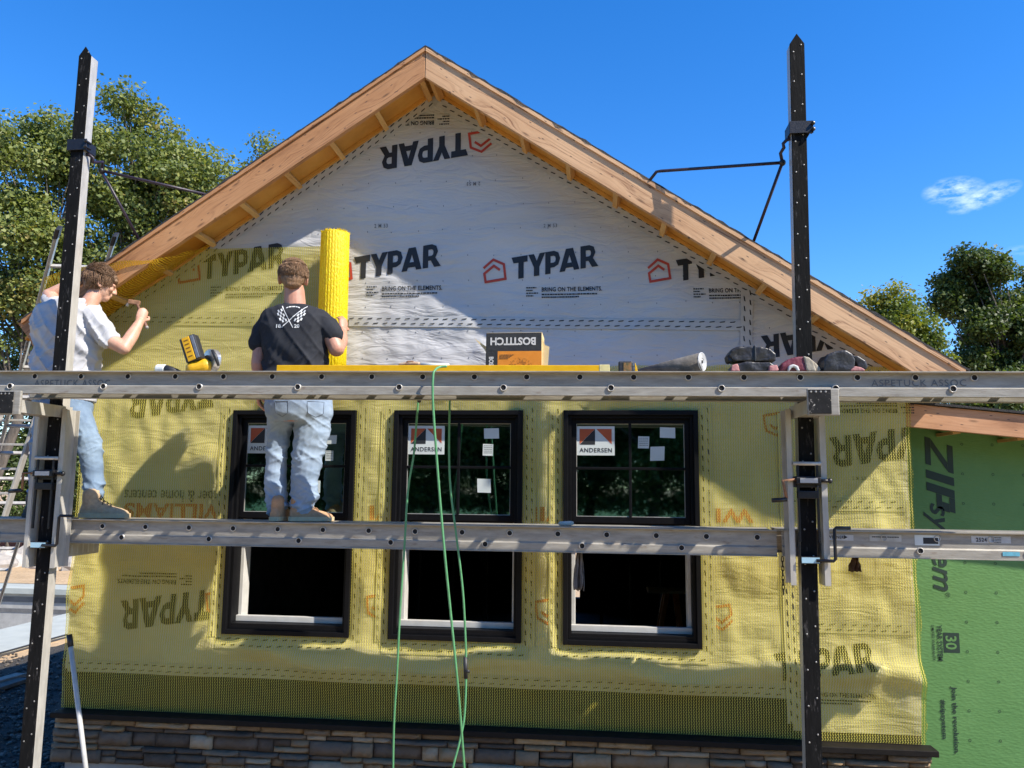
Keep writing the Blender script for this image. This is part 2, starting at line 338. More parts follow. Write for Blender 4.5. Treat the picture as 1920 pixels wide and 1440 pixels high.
def netmat(name, base, dark, cover=.0, per=.017):
    """three-dimensional drainage net: stitched vertical ribs with see-through gaps between them"""
    m, t, b = nodes(name); b.inputs['Roughness'].default_value = .5; b.inputs['Specular IOR Level'].default_value = .4
    tcn = N(t, 'ShaderNodeTexCoord'); sx = N(t, 'ShaderNodeSeparateXYZ'); L(t, tcn.outputs['Object'], sx.inputs[0])
    wob = N(t, 'ShaderNodeTexNoise', Scale=26.0, Detail=2); L(t, tcn.outputs['Object'], wob.inputs['Vector'])
    def sine(src, period, wsrc, wamt, phase=0):
        a = N(t, 'ShaderNodeMath', operation='MULTIPLY'); a.inputs[1].default_value = 2*math.pi/period; L(t, src, a.inputs[0])
        w = N(t, 'ShaderNodeMath', operation='MULTIPLY_ADD'); w.inputs[1].default_value = wamt; L(t, wsrc, w.inputs[0]); L(t, a.outputs[0], w.inputs[2])
        s = N(t, 'ShaderNodeMath', operation='SINE'); L(t, w.outputs[0], s.inputs[0]); return s.outputs[0]
    zz = sine(sx.outputs['Z'], .022, wob.outputs['Fac'], 3.0)
    ribs = sine(sx.outputs['X'], per, zz, .9)
    cross = sine(sx.outputs['Z'], .011, wob.outputs['Fac'], 5.0)
    sm = N(t, 'ShaderNodeMath', operation='MULTIPLY_ADD'); L(t, cross, sm.inputs[0]); sm.inputs[1].default_value = .55; L(t, ribs, sm.inputs[2])
    f = N(t, 'ShaderNodeMapRange'); f.inputs['From Min'].default_value = -.30-cover; f.inputs['From Max'].default_value = .95-cover; f.inputs['To Min'].default_value = .04; f.inputs['To Max'].default_value = min(.95, .74+cover*.3); L(t, sm.outputs[0], f.inputs['Value'])
    pn = N(t, 'ShaderNodeTexNoise', Scale=1.0, Detail=5, Roughness=.7); L(t, coords(t, (3, 3, 2)), pn.inputs['Vector'])
    col = ramp(t, pn.outputs['Fac'], [(.3, dark), (.68, base)])
    L(t, col, b.inputs['Base Color'])
    bp = N(t, 'ShaderNodeBump', Strength=.45, Distance=.005); L(t, sm.outputs[0], bp.inputs['Height']); L(t, bp.outputs[0], b.inputs['Normal'])
    tl = N(t, 'ShaderNodeBsdfTranslucent'); L(t, col, tl.inputs['Color'])
    ms = N(t, 'ShaderNodeMixShader'); ms.inputs[0].default_value = .25; L(t, b.outputs[0], ms.inputs[1]); L(t, tl.outputs[0], ms.inputs[2])
    tr = N(t, 'ShaderNodeBsdfTransparent'); tr.inputs[0].default_value = (.96, .91, .66, 1); m2 = N(t, 'ShaderNodeMixShader'); L(t, f.outputs[0], m2.inputs[0]); L(t, tr.outputs[0], m2.inputs[1]); L(t, ms.outputs[0], m2.inputs[2])
    L(t, m2.outputs[0], t.nodes['Material Output'].inputs['Surface'])
    return m
M['net'] = netmat('yellow_drainage_net', (.86, .75, .14), (.75, .645, .11))
M['net_dense'] = netmat('yellow_net_doubled', (.80, .52, .03), (.66, .40, .02), cover=.6)
def rollmat():
    m, t, b = nodes('rolled_yellow_net'); b.inputs['Roughness'].default_value = .4
    n = N(t, 'ShaderNodeTexNoise', Scale=1.0, Detail=6); L(t, coords(t, (120, 120, 50)), n.inputs['Vector'])
    col = ramp(t, n.outputs['Fac'], [(.3, (.86, .56, .0)), (.6, (.95, .80, .01))]); L(t, col, b.inputs['Base Color'])
    bp = N(t, 'ShaderNodeBump', Strength=.8, Distance=.01); L(t, n.outputs['Fac'], bp.inputs['Height']); L(t, bp.outputs[0], b.inputs['Normal'])
    tl = N(t, 'ShaderNodeBsdfTranslucent'); L(t, col, tl.inputs['Color']); ms = N(t, 'ShaderNodeMixShader'); ms.inputs[0].default_value = .35
    L(t, b.outputs[0], ms.inputs[1]); L(t, tl.outputs[0], ms.inputs[2]); L(t, ms.outputs[0], t.nodes['Material Output'].inputs['Surface'])
    return m
M['roll'] = rollmat()
def tint_mat(name, stops, rough=.85, bump=.6, bscale=40, nscale=9, var=.5, dist=.006):
    m, t, b = nodes(name); b.inputs['Roughness'].default_value = rough
    a = N(t, 'ShaderNodeVertexColor', layer_name='tint')
    n = N(t, 'ShaderNodeTexNoise', Scale=nscale, Detail=6, Roughness=.65); L(t, coords(t), n.inputs['Vector'])
    s = N(t, 'ShaderNodeSeparateColor'); L(t, a.outputs['Color'], s.inputs[0])
    q = N(t, 'ShaderNodeMath', operation='SUBTRACT'); L(t, n.outputs['Fac'], q.inputs[0]); q.inputs[1].default_value = .5
    w = N(t, 'ShaderNodeMath', operation='MULTIPLY_ADD'); L(t, q.outputs[0], w.inputs[0]); w.inputs[1].default_value = var; L(t, s.outputs[0], w.inputs[2])
    L(t, ramp(t, w.outputs[0], stops), b.inputs['Base Color'])
    n3 = N(t, 'ShaderNodeTexNoise', Scale=bscale, Detail=7); L(t, coords(t), n3.inputs['Vector'])
    bp = N(t, 'ShaderNodeBump', Strength=bump, Distance=dist); L(t, n3.outputs['Fac'], bp.inputs['Height']); L(t, bp.outputs[0], b.inputs['Normal'])
    return m
M['stone'] = tint_mat('ledgestone', [(0, (.08, .054, .034)), (.3, (.16, .115, .075)), (.55, (.25, .17, .095)), (.75, (.28, .175, .08)), (1, (.40, .31, .20))], bump=.9, bscale=26, dist=.012)
def leafmat(name, stops):
    m, t, b = nodes(name); b.inputs['Roughness'].default_value = .5; b.inputs['Specular IOR Level'].default_value = .35
    a = N(t, 'ShaderNodeVertexColor', layer_name='tint'); s = N(t, 'ShaderNodeSeparateColor'); L(t, a.outputs['Color'], s.inputs[0])
    col = ramp(t, s.outputs[0], stops); L(t, col, b.inputs['Base Color'])
    tl = N(t, 'ShaderNodeBsdfTranslucent'); g = N(t, 'ShaderNodeMix', data_type='RGBA', blend_type='MULTIPLY'); g.inputs['Factor'].default_value = 1; L(t, col, g.inputs['A']); g.inputs['B'].default_value = (1.5, 1.6, .7, 1); L(t, g.outputs['Result'], tl.inputs['Color'])
    ms = N(t, 'ShaderNodeMixShader'); ms.inputs[0].default_value = .3; L(t, b.outputs[0], ms.inputs[1]); L(t, tl.outputs[0], ms.inputs[2]); L(t, ms.outputs[0], t.nodes['Material Output'].inputs['Surface'])
    return m
M['leaf'] = leafmat('mid_green_leaf', [(0, (.08, .11, .03)), (.5, (.17, .205, .055)), (.9, (.27, .28, .08)), (1, (.30, .24, .08))])
M['leaf_dark'] = leafmat('dark_green_leaf', [(0, (.028, .048, .012)), (.5, (.065, .098, .024)), (1, (.12, .15, .038))])
M['leaf_light'] = leafmat('yellow_green_leaf', [(0, (.07, .10, .016)), (.5, (.16, .20, .03)), (1, (.30, .27, .045))])
def greenboard():
    m, t, b = nodes('green_sheathing_panel'); b.inputs['Roughness'].default_value = .6
    n = N(t, 'ShaderNodeTexNoise', Scale=1.0, Detail=6, Roughness=.7); L(t, coords(t, (3, 3, 3)), n.inputs['Vector'])
    col = ramp(t, n.outputs['Fac'], [(.3, (.10, .24, .065)), (.7, (.125, .275, .08))]); L(t, col, b.inputs['Base Color'])
    vo = N(t, 'ShaderNodeTexVoronoi', Scale=1.0); L(t, coords(t, (30, 30, 75), (0, .4, 0)), vo.inputs['Vector'])
    bp = N(t, 'ShaderNodeBump', Strength=.3, Distance=.004); L(t, vo.outputs['Distance'], bp.inputs['Height']); L(t, bp.outputs[0], b.inputs['Normal'])
    return m
M['green'] = greenboard()
def glassmat():
    m, t, b = nodes('window_glass'); t.nodes.remove(b)
    tr = N(t, 'ShaderNodeBsdfTransparent'); tr.inputs[0].default_value = (.22, .36, .33, 1)
    gl = N(t, 'ShaderNodeBsdfGlossy'); gl.inputs['Roughness'].default_value = .022; gl.inputs['Color'].default_value = (.62, .90, .90, 1)
    fr = N(t, 'ShaderNodeFresnel'); fr.inputs['IOR'].default_value = 1.75
    ad = N(t, 'ShaderNodeMath', operation='ADD'); ad.inputs[1].default_value = .30; L(t, fr.outputs[0], ad.inputs[0])
    n = N(t, 'ShaderNodeTexNoise', Scale=1.0, Detail=2); L(t, coords(t, (1.4, 1, 2.2)), n.inputs['Vector'])
    bp = N(t, 'ShaderNodeBump', Strength=.04, Distance=.02); L(t, n.outputs['Fac'], bp.inputs['Height']); L(t, bp.outputs[0], gl.inputs['Normal'])
    ms = N(t, 'ShaderNodeMixShader'); L(t, ad.outputs[0], ms.inputs[0]); L(t, tr.outputs[0], ms.inputs[1]); L(t, gl.outputs[0], ms.inputs[2])
    L(t, ms.outputs[0], t.nodes['Material Output'].inputs['Surface']); return m
M['glass'] = glassmat()
# ------------------------------------------------------------------ flat lettering
def curve_text(s, bold=0, spacing=1.0, shear=0):
    c = bpy.data.curves.new('t', 'FONT'); c.body = s; c.offset = bold; c.space_character = spacing; c.shear = shear; c.resolution_u = 3
    o = bpy.data.objects.new('t', c); S.collection.objects.link(o)
    dg = bpy.context.evaluated_depsgraph_get(); me = bpy.data.meshes.new_from_object(o.evaluated_get(dg))
    vs = [(v.co.x, v.co.y) for v in me.vertices]; fs = [tuple(p.vertices) for p in me.polygons]
    bpy.data.objects.remove(o); bpy.data.curves.remove(c); bpy.data.meshes.remove(me)
    return norm2(vs), fs
def norm2(vs):
    xs = [v[0] for v in vs]; ys = [v[1] for v in vs]; a, b, c, d = min(xs), max(xs), min(ys), max(ys)
    return [((x-(a+b)/2)/(b-a), (y-(c+d)/2)/(d-c)) for x, y in vs]
def split2(vs, fs, step):   # cut flat polygons on a grid so they can follow a wavy sheet
    bm = bmesh.new(); bv = [bm.verts.new((x, y, 0)) for x, y in vs]
    for f in fs:
        try: bm.faces.new([bv[i] for i in f])
        except ValueError: pass
    xs = [v[0] for v in vs]; ys = [v[1] for v in vs]
    for lo, hi, ax in ((min(xs), max(xs), 0), (min(ys), max(ys), 1)):
        k = lo+step
        while k < hi:
            n = [0, 0, 0]; n[ax] = 1; p = [0, 0, 0]; p[ax] = k
            bmesh.ops.bisect_plane(bm, geom=bm.verts[:]+bm.edges[:]+bm.faces[:], plane_co=p, plane_no=n); k += step
    bmesh.ops.triangulate(bm, faces=bm.faces[:])
    bm.verts.index_update(); o = [(v.co.x, v.co.y) for v in bm.verts], [tuple(v.index for v in f.verts) for f in bm.faces]; bm.free(); return o
def lay(mb, vf, cx, cz, w, h, yfun, rot=0, rise=0, step=None, clip=False):
    """put unit lettering, w wide and h tall, on the wall at (cx, cz); yfun gives the wall's y"""
    vs, fs = vf; vs = [(x*w, y*h+x*w*rise) for x, y in vs]
    if step: vs, fs = split2(vs, fs, step)
    c, s = math.cos(rot), math.sin(rot); out = []
    for x, y in vs:
        X = cx+c*x-s*y; Z = cz+s*x+c*y; out.append((X, yfun(X, Z), Z))
    if clip: fs = [f for f in fs if (lambda X, Z: X < XR-.004 and X > XL+.01 and Z < under(X)-.012 and not in_win(X, Z, .004))(sum(out[i][0] for i in f)/len(f), sum(out[i][2] for i in f)/len(f))]
    mb.add(out, fs)
# heavy block letters
def letters_typar():
    vs = []; fs = []
    def poly(p): b = len(vs); vs.extend(p); fs.append(tuple(range(b, b+len(p))))
    def P2(*p): poly(list(p))
    # T
    P2((-.18,.72),(.62,.72),(.62,1),(-.30,1)); P2((.10,0),(.40,0),(.40,.72),(.10,.72))
    # Y
    P2((.66,1),(.98,1),(1.14,.68),(1.14,.40),(.98,.40)); P2((1.14,.68),(1.30,1),(1.62,1),(1.29,.40),(1.14,.40)); P2((.98,0),(1.29,0),(1.29,.40),(.98,.40))
    # P
    o = 1.62; P2((o,0),(o+.3,0),(o+.3,1),(o,1)); P2((o+.3,.78),(o+.48,.78),(o+.50,1),(o+.3,1)); P2((o+.3,.26),(o+.50,.26),(o+.48,.48),(o+.3,.48))
    P2((o+.50,1),(o+.48,.78),(o+.56,.74),(o+.74,.90)); P2((o+.74,.90),(o+.56,.74),(o+.59,.63),(o+.84,.63)); P2((o+.84,.63),(o+.59,.63),(o+.56,.52),(o+.74,.36)); P2((o+.74,.36),(o+.56,.52),(o+.48,.48),(o+.50,.26))
    # A
    o = 2.42; P2((o,0),(o+.31,0),(o+.56,.70),(o+.36,1)); P2((o+.36,1),(o+.56,.70),(o+.76,1)); P2((o+.56,.70),(o+.81,0),(o+1.12,0),(o+.76,1)); P2((o+.36,.14),(o+.76,.14),(o+.68,.36),(o+.44,.36))
    # R
    o = 3.60; P2((o,0),(o+.3,0),(o+.3,1),(o,1)); P2((o+.3,.78),(o+.48,.78),(o+.50,1),(o+.3,1)); P2((o+.3,.30),(o+.48,.30),(o+.48,.50),(o+.3,.50))
    P2((o+.50,1),(o+.48,.78),(o+.56,.74),(o+.74,.90)); P2((o+.74,.90),(o+.56,.74),(o+.59,.65),(o+.84,.65)); P2((o+.84,.65),(o+.59,.65),(o+.56,.54),(o+.70,.40)); P2((o+.70,.40),(o+.56,.54),(o+.48,.50),(o+.48,.30)); P2((o+.48,.30),(o+.70,.40),(o+1.0,0),(o+.64,0),(o+.44,.30))
    return norm2(vs), fs
TYPAR = letters_typar()
def stroke(pts, w):
    vs = []; fs = []
    for i, p in enumerate(pts):
        p = V(p); a = (p-V(pts[i-1])).normalized() if i else (V(pts[1])-p).normalized()
        b = (V(pts[i+1])-p).normalized() if i < len(pts)-1 else a
        t = (a+b).normalized(); n = V((-t.y, t.x)); k = w/2/max(.35, n.dot(V((-a.y, a.x))))
        vs += [tuple(p+n*k), tuple(p-n*k)]
    fs = [(2*i, 2*i+1, 2*i+3, 2*i+2) for i in range(len(pts)-1)]
    return vs, fs
_e = stroke([(-.5, .10), (-.07, .46), (.40, .26), (.48, -.34), (-.40, -.47), (-.46, -.12), (-.04, .20), (.23, .02)], .105)
EMBLEM = (norm2(_e[0]), _e[1])
# ================================================================== GROUND
def sheet(x0, x1, y0, y1, z, nx, ny, f=None):
    mb = MB(); vs = []
    for j in range(ny+1):
        for i in range(nx+1):
            x = x0+(x1-x0)*i/nx; y = y0+(y1-y0)*j/ny; vs.append((x, y, z+(f(x, y) if f else 0)))
    mb.add(vs, [(j*(nx+1)+i, j*(nx+1)+i+1, (j+1)*(nx+1)+i+1, (j+1)*(nx+1)+i) for j in range(ny) for i in range(nx)]); return mb
g = MB(); R_ = 900; px0, px1, py0, py1 = -30, -6.6, 1.5, 10.8
for a, b, c, d in ((-R_, R_, -R_, py0), (-R_, R_, py1, R_), (-R_, px0, py0, py1), (px1, R_, py0, py1)): g.add([(a, c, -.05), (b, c, -.05), (b, d, -.05), (a, d, -.05)], [(0, 1, 2, 3)])
struct('ground', g, M['sand'])  # sand left bare in front, out of view, to bounce warm light
struct('gravel_yard', sheet(-5.1, 8, -1.5, 7.6, -.02, 90, 70, lambda x, y: .03*fbm(x*1.7, y*1.7)), M['gravel'], True)
struct('dirt_ground', sheet(-60, 6, 11.45, 60, .03, 60, 50, lambda x, y: .10*fbm(x*.5, y*.5)*min(1, (y-11.45)/3)), M['sand'], True)
lw = MB(); lw.add([(-120, -140, -.03), (120, -140, -.03), (120, -8.5, -.03), (-120, -8.5, -.03)], [(0, 1, 2, 3)]); struct('lawn', lw, M['lawn'])
# ================================================================== HOUSE
AX, SL = 1.485, .667
D_ = .40
def roof_top(x): return 5.524 - SL*abs(x-AX)          # top edge of the rake boards
def under(x): return 5.385 - SL*abs(x-AX)             # underside of the roof deck
XL, XR = -1.205, 4.84
WINX = [0, 1.2384, 2.4818]; WW, WH = .95, 1.633; WT = 2.9; WB = WT-WH
ZLEDGE = .70
house = thing('house', (1.8, 3, 0), 'unfinished gabled house wrapped in grey and yellow sheeting, with three black windows', 'house')
def in_win(x, z, m=0): return any(a-m < x < a+WW+m for a in WINX) and WB-m < z < WT+m
def windist(x, z):
    d = 9
    for a in WINX:
        dx = max(a-x, 0, x-a-WW); dz = max(WB-z, 0, z-WT); d = min(d, math.hypot(dx, dz))
    return d
def bulge(x, z):
    """how far the sheeting stands out from the framing, in metres"""
    low = max(0, min(1, (3.35-z)/.5)); top = 1-low
    a = .010*(fbm(x*1.3, z*1.1, 1.3, 3)+.55)
    b = .052*max(0, noise.noise(V((x*2.6+5, z*2.0, .4)))) + .024*abs(noise.noise(V((x*6.5, z*3.6, 2.2)))) + .006*noise.noise(V((x*15, z*10, 5.1)))
    r = .052*math.exp(-((z-1.10-.05*math.sin(3.1*x+.8)-.03*math.sin(7*x))/.075)**2)*(.55+.45*math.sin(2.2*x+1)**2)
    r *= max(0, min(1, (x-.0)/.3))
    w = windist(x, z); fade = min(1, w/.10)
    lowd = (a+b)*max(.15, fade)+r
    zb = max(0, min(1, (z-ZLEDGE-.02)/.30)); lowd *= .25+.75*zb
    u, v_ = x*.80+z*.60, -x*.60+z*.80
    t = .015*noise.noise(V((x*.9, z*4.2, 7.7))) + .016*(fbm(x*.8, z*1.6, 4.4, 3)+.4) + .006*abs(noise.noise(V((x*2.2, z*9, 1.7))))
    rt = max(0, min(1, (x-2.0)/1.0)); t += rt*.022*abs(noise.noise(V((u*1.2, v_*6.5, 3.1))))
    cr = math.exp(-((x-1.6)/.9)**2-((z-3.45)/.28)**2); t += .034*cr*abs(noise.noise(V((x*5+z*3, z*3.2-x*2, 9.3))))
    return max(.001, low*lowd + top*t)
def ywrap(x, z): return -.006-bulge(x, z)*.85
def ynet(x, z): return -.020-bulge(x, z)*1.12-.003*noise.noise(V((x*9, z*9, 1)))
def ygrid(lo, hi, step, must=()):
    a = sorted(set([round(lo, 5), round(hi, 5)]+[round(m, 5) for m in must if lo < m < hi])); out = []
    for p, q in zip(a, a[1:]):
        n = max(1, round((q-p)/step)); out += [p+(q-p)*i/n for i in range(n)]
    return out+[a[-1]]
mustx = [a for a in WINX]+[a+WW for a in WINX]+[AX]; mustz = [WB, WT]
def wallsheet(x0, x1, z0, z1fun, yf, step, m=.0, keep=None):
    xs = ygrid(x0, x1, step, mustx); zs = ygrid(z0, max(z1fun(x) for x in xs), step, mustz); mb = MB(); idx = {}
    def vid(i, j):
        x, z = xs[i], min(zs[j], z1fun(xs[i])); k = (i, round(z, 5))
        if k not in idx: idx[k] = len(mb.v); mb.v.append((x, yf(x, z), z))
        return idx[k]
    for i in range(len(xs)-1):
        for j in range(len(zs)-1):
            xc, zc = (xs[i]+xs[i+1])/2, (zs[j]+zs[j+1])/2
            if in_win(xc, zc, -.001): continue
            if zs[j] >= max(z1fun(xs[i]), z1fun(xs[i+1])): continue
            if keep and not keep(xc, zc): continue
            q = []
            for v in (vid(i, j), vid(i+1, j), vid(i+1, j+1), vid(i, j+1)):
                if v not in q: q.append(v)
            if len(q) >= 3: mb.f.append(q); mb.c.append(None); mb.m.append(0)
    return mb
# framing box
sh = MB()
Yb = 7.0
T_ = .15
def wallrect(x0, x1, z0, z1): sh.box((x0, 0.0, z0), (x1, T_, z1))
segs = [XL]+[v for a in WINX for v in (a, a+WW)]+[XR]
wallrect(XL, XR, .40, WB); wallrect(XL, XR, WT, 3.10)
for k in range(0, len(segs), 2): wallrect(segs[k], segs[k+1], WB, WT)
sh.prism([(XL+.001, 3.10), (XR-.001, 3.10), (XR-.001, under(XR)-.01), (AX, under(AX)-.01), (XL+.001, under(XL)-.01)], .001, T_-.001)
sh.box((XL, T_, .4), (XL+.15, Yb, 3.3)); sh.box((XR-.15, T_, .4), (XR-.142, Yb, 3.05))
# back wall with an opening that lets daylight through
bx0, bx1, bz0, bz1 = 2.02, 2.44, .62, 1.45
sh.box((XL, Yb, .4), (bx0, Yb+.15, 3.4)); sh.box((bx1, Yb, .4), (XR, Yb+.15, 3.4)); sh.box((bx0, Yb, .4), (bx1, Yb+.15, bz0)); sh.box((bx0, Yb, bz1), (bx1, Yb+.15, 3.4))
sh.prism([(XL, 3.4), (XR, 3.4), (AX, under(AX)-.02)], Yb+.001, Yb+.149)
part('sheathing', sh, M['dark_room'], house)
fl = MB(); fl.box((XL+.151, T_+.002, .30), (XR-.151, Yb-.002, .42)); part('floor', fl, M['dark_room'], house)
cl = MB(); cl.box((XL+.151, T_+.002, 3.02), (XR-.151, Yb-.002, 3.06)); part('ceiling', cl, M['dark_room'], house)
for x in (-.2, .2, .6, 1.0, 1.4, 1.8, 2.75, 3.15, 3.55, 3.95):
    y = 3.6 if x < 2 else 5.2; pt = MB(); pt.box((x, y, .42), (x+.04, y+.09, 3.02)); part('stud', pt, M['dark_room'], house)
fo = MB(); fo.box((XL+.06, -.03, -.5), (XR-.02, .12, .399)); part('foundation', fo, M['concrete'], house)
# ledge and ledgestone
ld = MB(); ld.prism([(XL-.015, ZLEDGE-.042), (XR+.055, ZLEDGE-.042), (XR+.055, ZLEDGE-.004), (XL-.015, ZLEDGE-.004)], -.135, -.001); part('ledge', ld, M['ledge'], house, bevel=.004)
st = MB(); z = .402; r = random.Random(3)
back = MB(); back.box((XL-.0, -.045, -.20), (XR+.0, -.002, ZLEDGE-.045))
def stone(x0, x1, z0, z1):
    n = max(2, int((x1-x0)/.035)); m = max(2, int((z1-z0)/.03)); d = -.070-r.random()*.048; tint = r.random(); vs = []
    for j in range(m+1):
        for i in range(n+1):
            u, v = i/n, j/m; e = min(u, 1-u)*(x1-x0); f = min(v, 1-v)*(z1-z0); ed = min(1, min(e, f)/.014)
            y = d*(.72+.28*ed**.4)+.026*fbm(u*(x1-x0)*14+tint*90, v*2.2, z0*9, 4)*ed
            vs.append((x0+(x1-x0)*u+.003*nz3(v*5, z0*7, x0), y, z0+(z1-z0)*v+.0035*nz3(u*4+x0*3, z0*5)))
    b = [(j*(n+1)+i, j*(n+1)+i+1, (j+1)*(n+1)+i+1, (j+1)*(n+1)+i) for j in range(m) for i in range(n)]
    k = len(vs); ring = list(range(0, n+1))+[(j)*(n+1)+n for j in range(1, m+1)]+[m*(n+1)+i for i in range(n-1, -1, -1)]+[j*(n+1) for j in range(m-1, 0, -1)]
    vs += [(vs[q][0], -.03, vs[q][2]) for q in ring]
    b += [(ring[i], k+i, k+(i+1) % len(ring), ring[(i+1) % len(ring)]) for i in range(len(ring))]
    st.add(vs, b, tint)
z = -.20; gap = .007
rows = []
while z < ZLEDGE-.06:
    h = r.choice([.038, .052, .066, .080, .095]); 
    if z+h > ZLEDGE-.085: h = ZLEDGE-.048-z
    rows.append((z, h)); z += h
for z0, h in rows:
    if z0+h < .40:      # the stone facing runs lower towards the wing; bare concrete at the other end
        x = .30+r.random()*.25
    else: x = XL-.03
    while x < XR+.02:
        w = r.uniform(.11, .40); x1 = min(x+w, XR+.03)
        if XR+.03-x1 < .1: x1 = XR+.03
        if h > .075 and r.random() < .4:
            s = h*r.uniform(.4, .6); stone(x+gap/2, x1-gap/2, z0+gap/2, z0+s-gap/2); xm = x+(x1-x)*r.uniform(.35, .65)
            if x1-x > .26: stone(x+gap/2, xm-gap/2, z0+s+gap/2, z0+h-gap/2); stone(xm+gap/2, x1-gap/2, z0+s+gap/2, z0+h-gap/2)
            else: stone(x+gap/2, x1-gap/2, z0+s+gap/2, z0+h-gap/2)
        else: stone(x+gap/2, x1-gap/2, z0+gap/2, z0+h-gap/2)
        x = x1
stn = part('stone_veneer', st, M['stone'], house, True)
bk = MB(); bk.box((XL+.0, -.040, .402), (XR, -.001, ZLEDGE-.045)); bk.box((.34, -.040, -.2), (XR, -.031, .40)); part('mortar_backing', bk, M['membrane'], stn)
# wrap and net
wrap = part('house_wrap', wallsheet(XL+.004, XR-.004, .98, lambda x: under(x)-.006, ywrap, .028), M['wrap'], house, True)
mem = wallsheet(XL+.004, XR-.004, ZLEDGE+.003, lambda x: .985 if x < 4.02 else .72, lambda x, z: -.004-bulge(x, z)*.6, .04); part('dark_membrane', mem, M['membrane'], house, True)
wr2 = wallsheet(4.02, XR-.004, .755, lambda x: .985, lambda x, z: ywrap(x, z)-.001, .03); part('corner_wrap', wr2, M['wrap'], house, True)
NT = 4.16; ROLLX = .80
def nettop(x): return min(under(x)-.02, NT if x < ROLLX else 3.215+.012*math.sin(x*9))
ne = wallsheet(XL-.006, XR+.02, ZLEDGE+.003, nettop, lambda x, z: ynet(x, z) + (.0 if x < XR-.02 else 0), .026)
for i, (x, y, z) in enumerate(ne.v):          # ragged free edge over the wing
    if x > XR+.015: ne.v[i] = (x+.012*noise.noise(V((z*14, 0, 2)))+.012*noise.noise(V((z*3, 4, 2))), y, z)
net = part('drainage_net', ne, M['net'], house, True)
# loose flap of net thrown over the rake
fp = MB(); nu, nv = 80, 18; vs = []
ctl = [(392, 458, 393, 462, -.10), (362, 470, 358, 482, -.24), (330, 479, 325, 505, -.34), (300, 484, 292, 526, -.41), (265, 489, 258, 549, -.43), (225, 490, 214, 586, -.44), (195, 497, 176, 612, -.44), (150, 503, 130, 640, -.44), (110, 508, 95, 655, -.44), (84, 522, 72, 640, -.44)]
def ctl_at(u):
    q = u*(len(ctl)-1); i = min(len(ctl)-2, int(q)); f = q-i; f = f*f*(3-2*f)*.5+f*.5; return [a*(1-f)+b*f for a, b in zip(ctl[i], ctl[i+1])]
for i in range(nu+1):
    u = i/nu; ox, oy, ix, iy, Yo = ctl_at(u); c = at(ox, oy+1.5*math.sin(u*23), Yo); a = at(ix, iy, -.045); a = V((a.x, -.045, min(a.z, under(a.x)-.01)))
    m_ = a.lerp(c, .5)+V((0, -.05, -.06*min(1, u*4)))
    for j in range(nv+1):
        t = j/nv; p = a*(1-t)**2+m_*2*t*(1-t)+c*t*t
        p += V((0, -1, .35))*((.016*noise.noise(V((u*9, t*2.5, 3)))+.007*math.sin(u*30+t*4))*min(1, t*4)*min(1, u*5))
        vs.append(p)
fp.add(vs, [(i*(nv+1)+j, i*(nv+1)+j+1, (i+1)*(nv+1)+j+1, (i+1)*(nv+1)+j) for i in range(nu) for j in range(nv)])
part('loose_net_flap', fp, M['net_dense'], house, True)
# ---- prints on the wrap
def on_wrap(x, z): return ywrap(x, z)-.004
def pxs(cx, cy_, w, h, Y=-.01):
    c = at(cx, cy_, Y); sc = (at(cx+10, cy_, Y)-at(cx-10, cy_, Y)).length/20; return c.x, c.z, w*sc, h*sc
def wordmark(cx, cy_, w, h, flip=False, rise=.145):
    x, z, w, h = pxs(cx, cy_, w, h); mb = MB(); lay(mb, TYPAR, x, z, w, h, on_wrap, math.pi if flip else 0, rise, .022, True)
    if mb.f: part('printed_wordmark', mb, M['ink'], wrap)
def emblem(cx, cy_, w, h, flip=False):
    x, z, w, h = pxs(cx, cy_, w, h); mb = MB(); lay(mb, EMBLEM, x, z, w, h, on_wrap, math.pi if flip else 0, 0, .022, True)
    part('printed_roof_emblem', mb, M['ink_red'] if cy_ < 600 else M['faded_red'], wrap)
SLOG = curve_text('BRING ON THE ELEMENTS.', .022, 1.05)
def slogan(cx, cy_, w=113, h=8.5, flip=False):
    x, z, w, h = pxs(cx, cy_, w, h); mb = MB(); R_ = math.pi if flip else 0; s = -1 if flip else 1
    lay(mb, SLOG, x, z, w, h, on_wrap, R_, 0, None, True)
    for k, f in enumerate((.92, .62)): lay(mb, bars(46), x-s*w*(1-f)*.5, z-s*h*(1.15+.62*k), w*f, h*.30, on_wrap, R_)
    for k, f in enumerate((.17, .11, .20, .12)): lay(mb, bars(9), x-s*w*(.5+.10+.16-f/2), z+s*h*(.45-.62*k), w*f, h*.28, on_wrap, R_)
    part('printed_slogan', mb, M['ink'], wrap)
def bars(n):       # a line of print too small to read: short dashes
    vs = []; fs = []; x = 0; rr = random.Random(n)
    while x < n:
        w = rr.uniform(.8, 2.6); b = len(vs); vs += [(x, 0), (x+w, 0), (x+w, 1), (x, 1)]; fs.append((b, b+1, b+2, b+3)); x += w+.45
    return norm2(vs), fs
for cx, cy_ in ((745, 491), (1040, 491), (1348, 496)): wordmark(cx, cy_, 163, 43)
wordmark(456, 490, 160, 44); wordmark(794, 284, 166, 45, True)
for cx, cy_ in ((355, 508), (640, 507), (928, 508), (1236, 508)): emblem(cx, cy_, 45, 48)
emblem(900, 265, 46, 46, True)
slogan(1072, 542); slogan(773, 541); slogan(1385, 545); slogan(480, 541); slogan(760, 233, 108, 8, True)
CODE = curve_text('2 M 53', .01, 1.2)
for cx, cy_, fl_ in ((715, 424, 0), (1032, 424, 0), (888, 345, 1), (578, 345, 1), (450, 1262, 1), (766, 1272, 0), (1105, 1285, 1), (1610, 897, 0)):
    x, z, w, h = pxs(cx, cy_, 25, 7); mb = MB(); lay(mb, CODE, x, z, w, h, on_wrap, math.pi if fl_ else 0); part('printed_code', mb, M['ink_soft'], wrap)
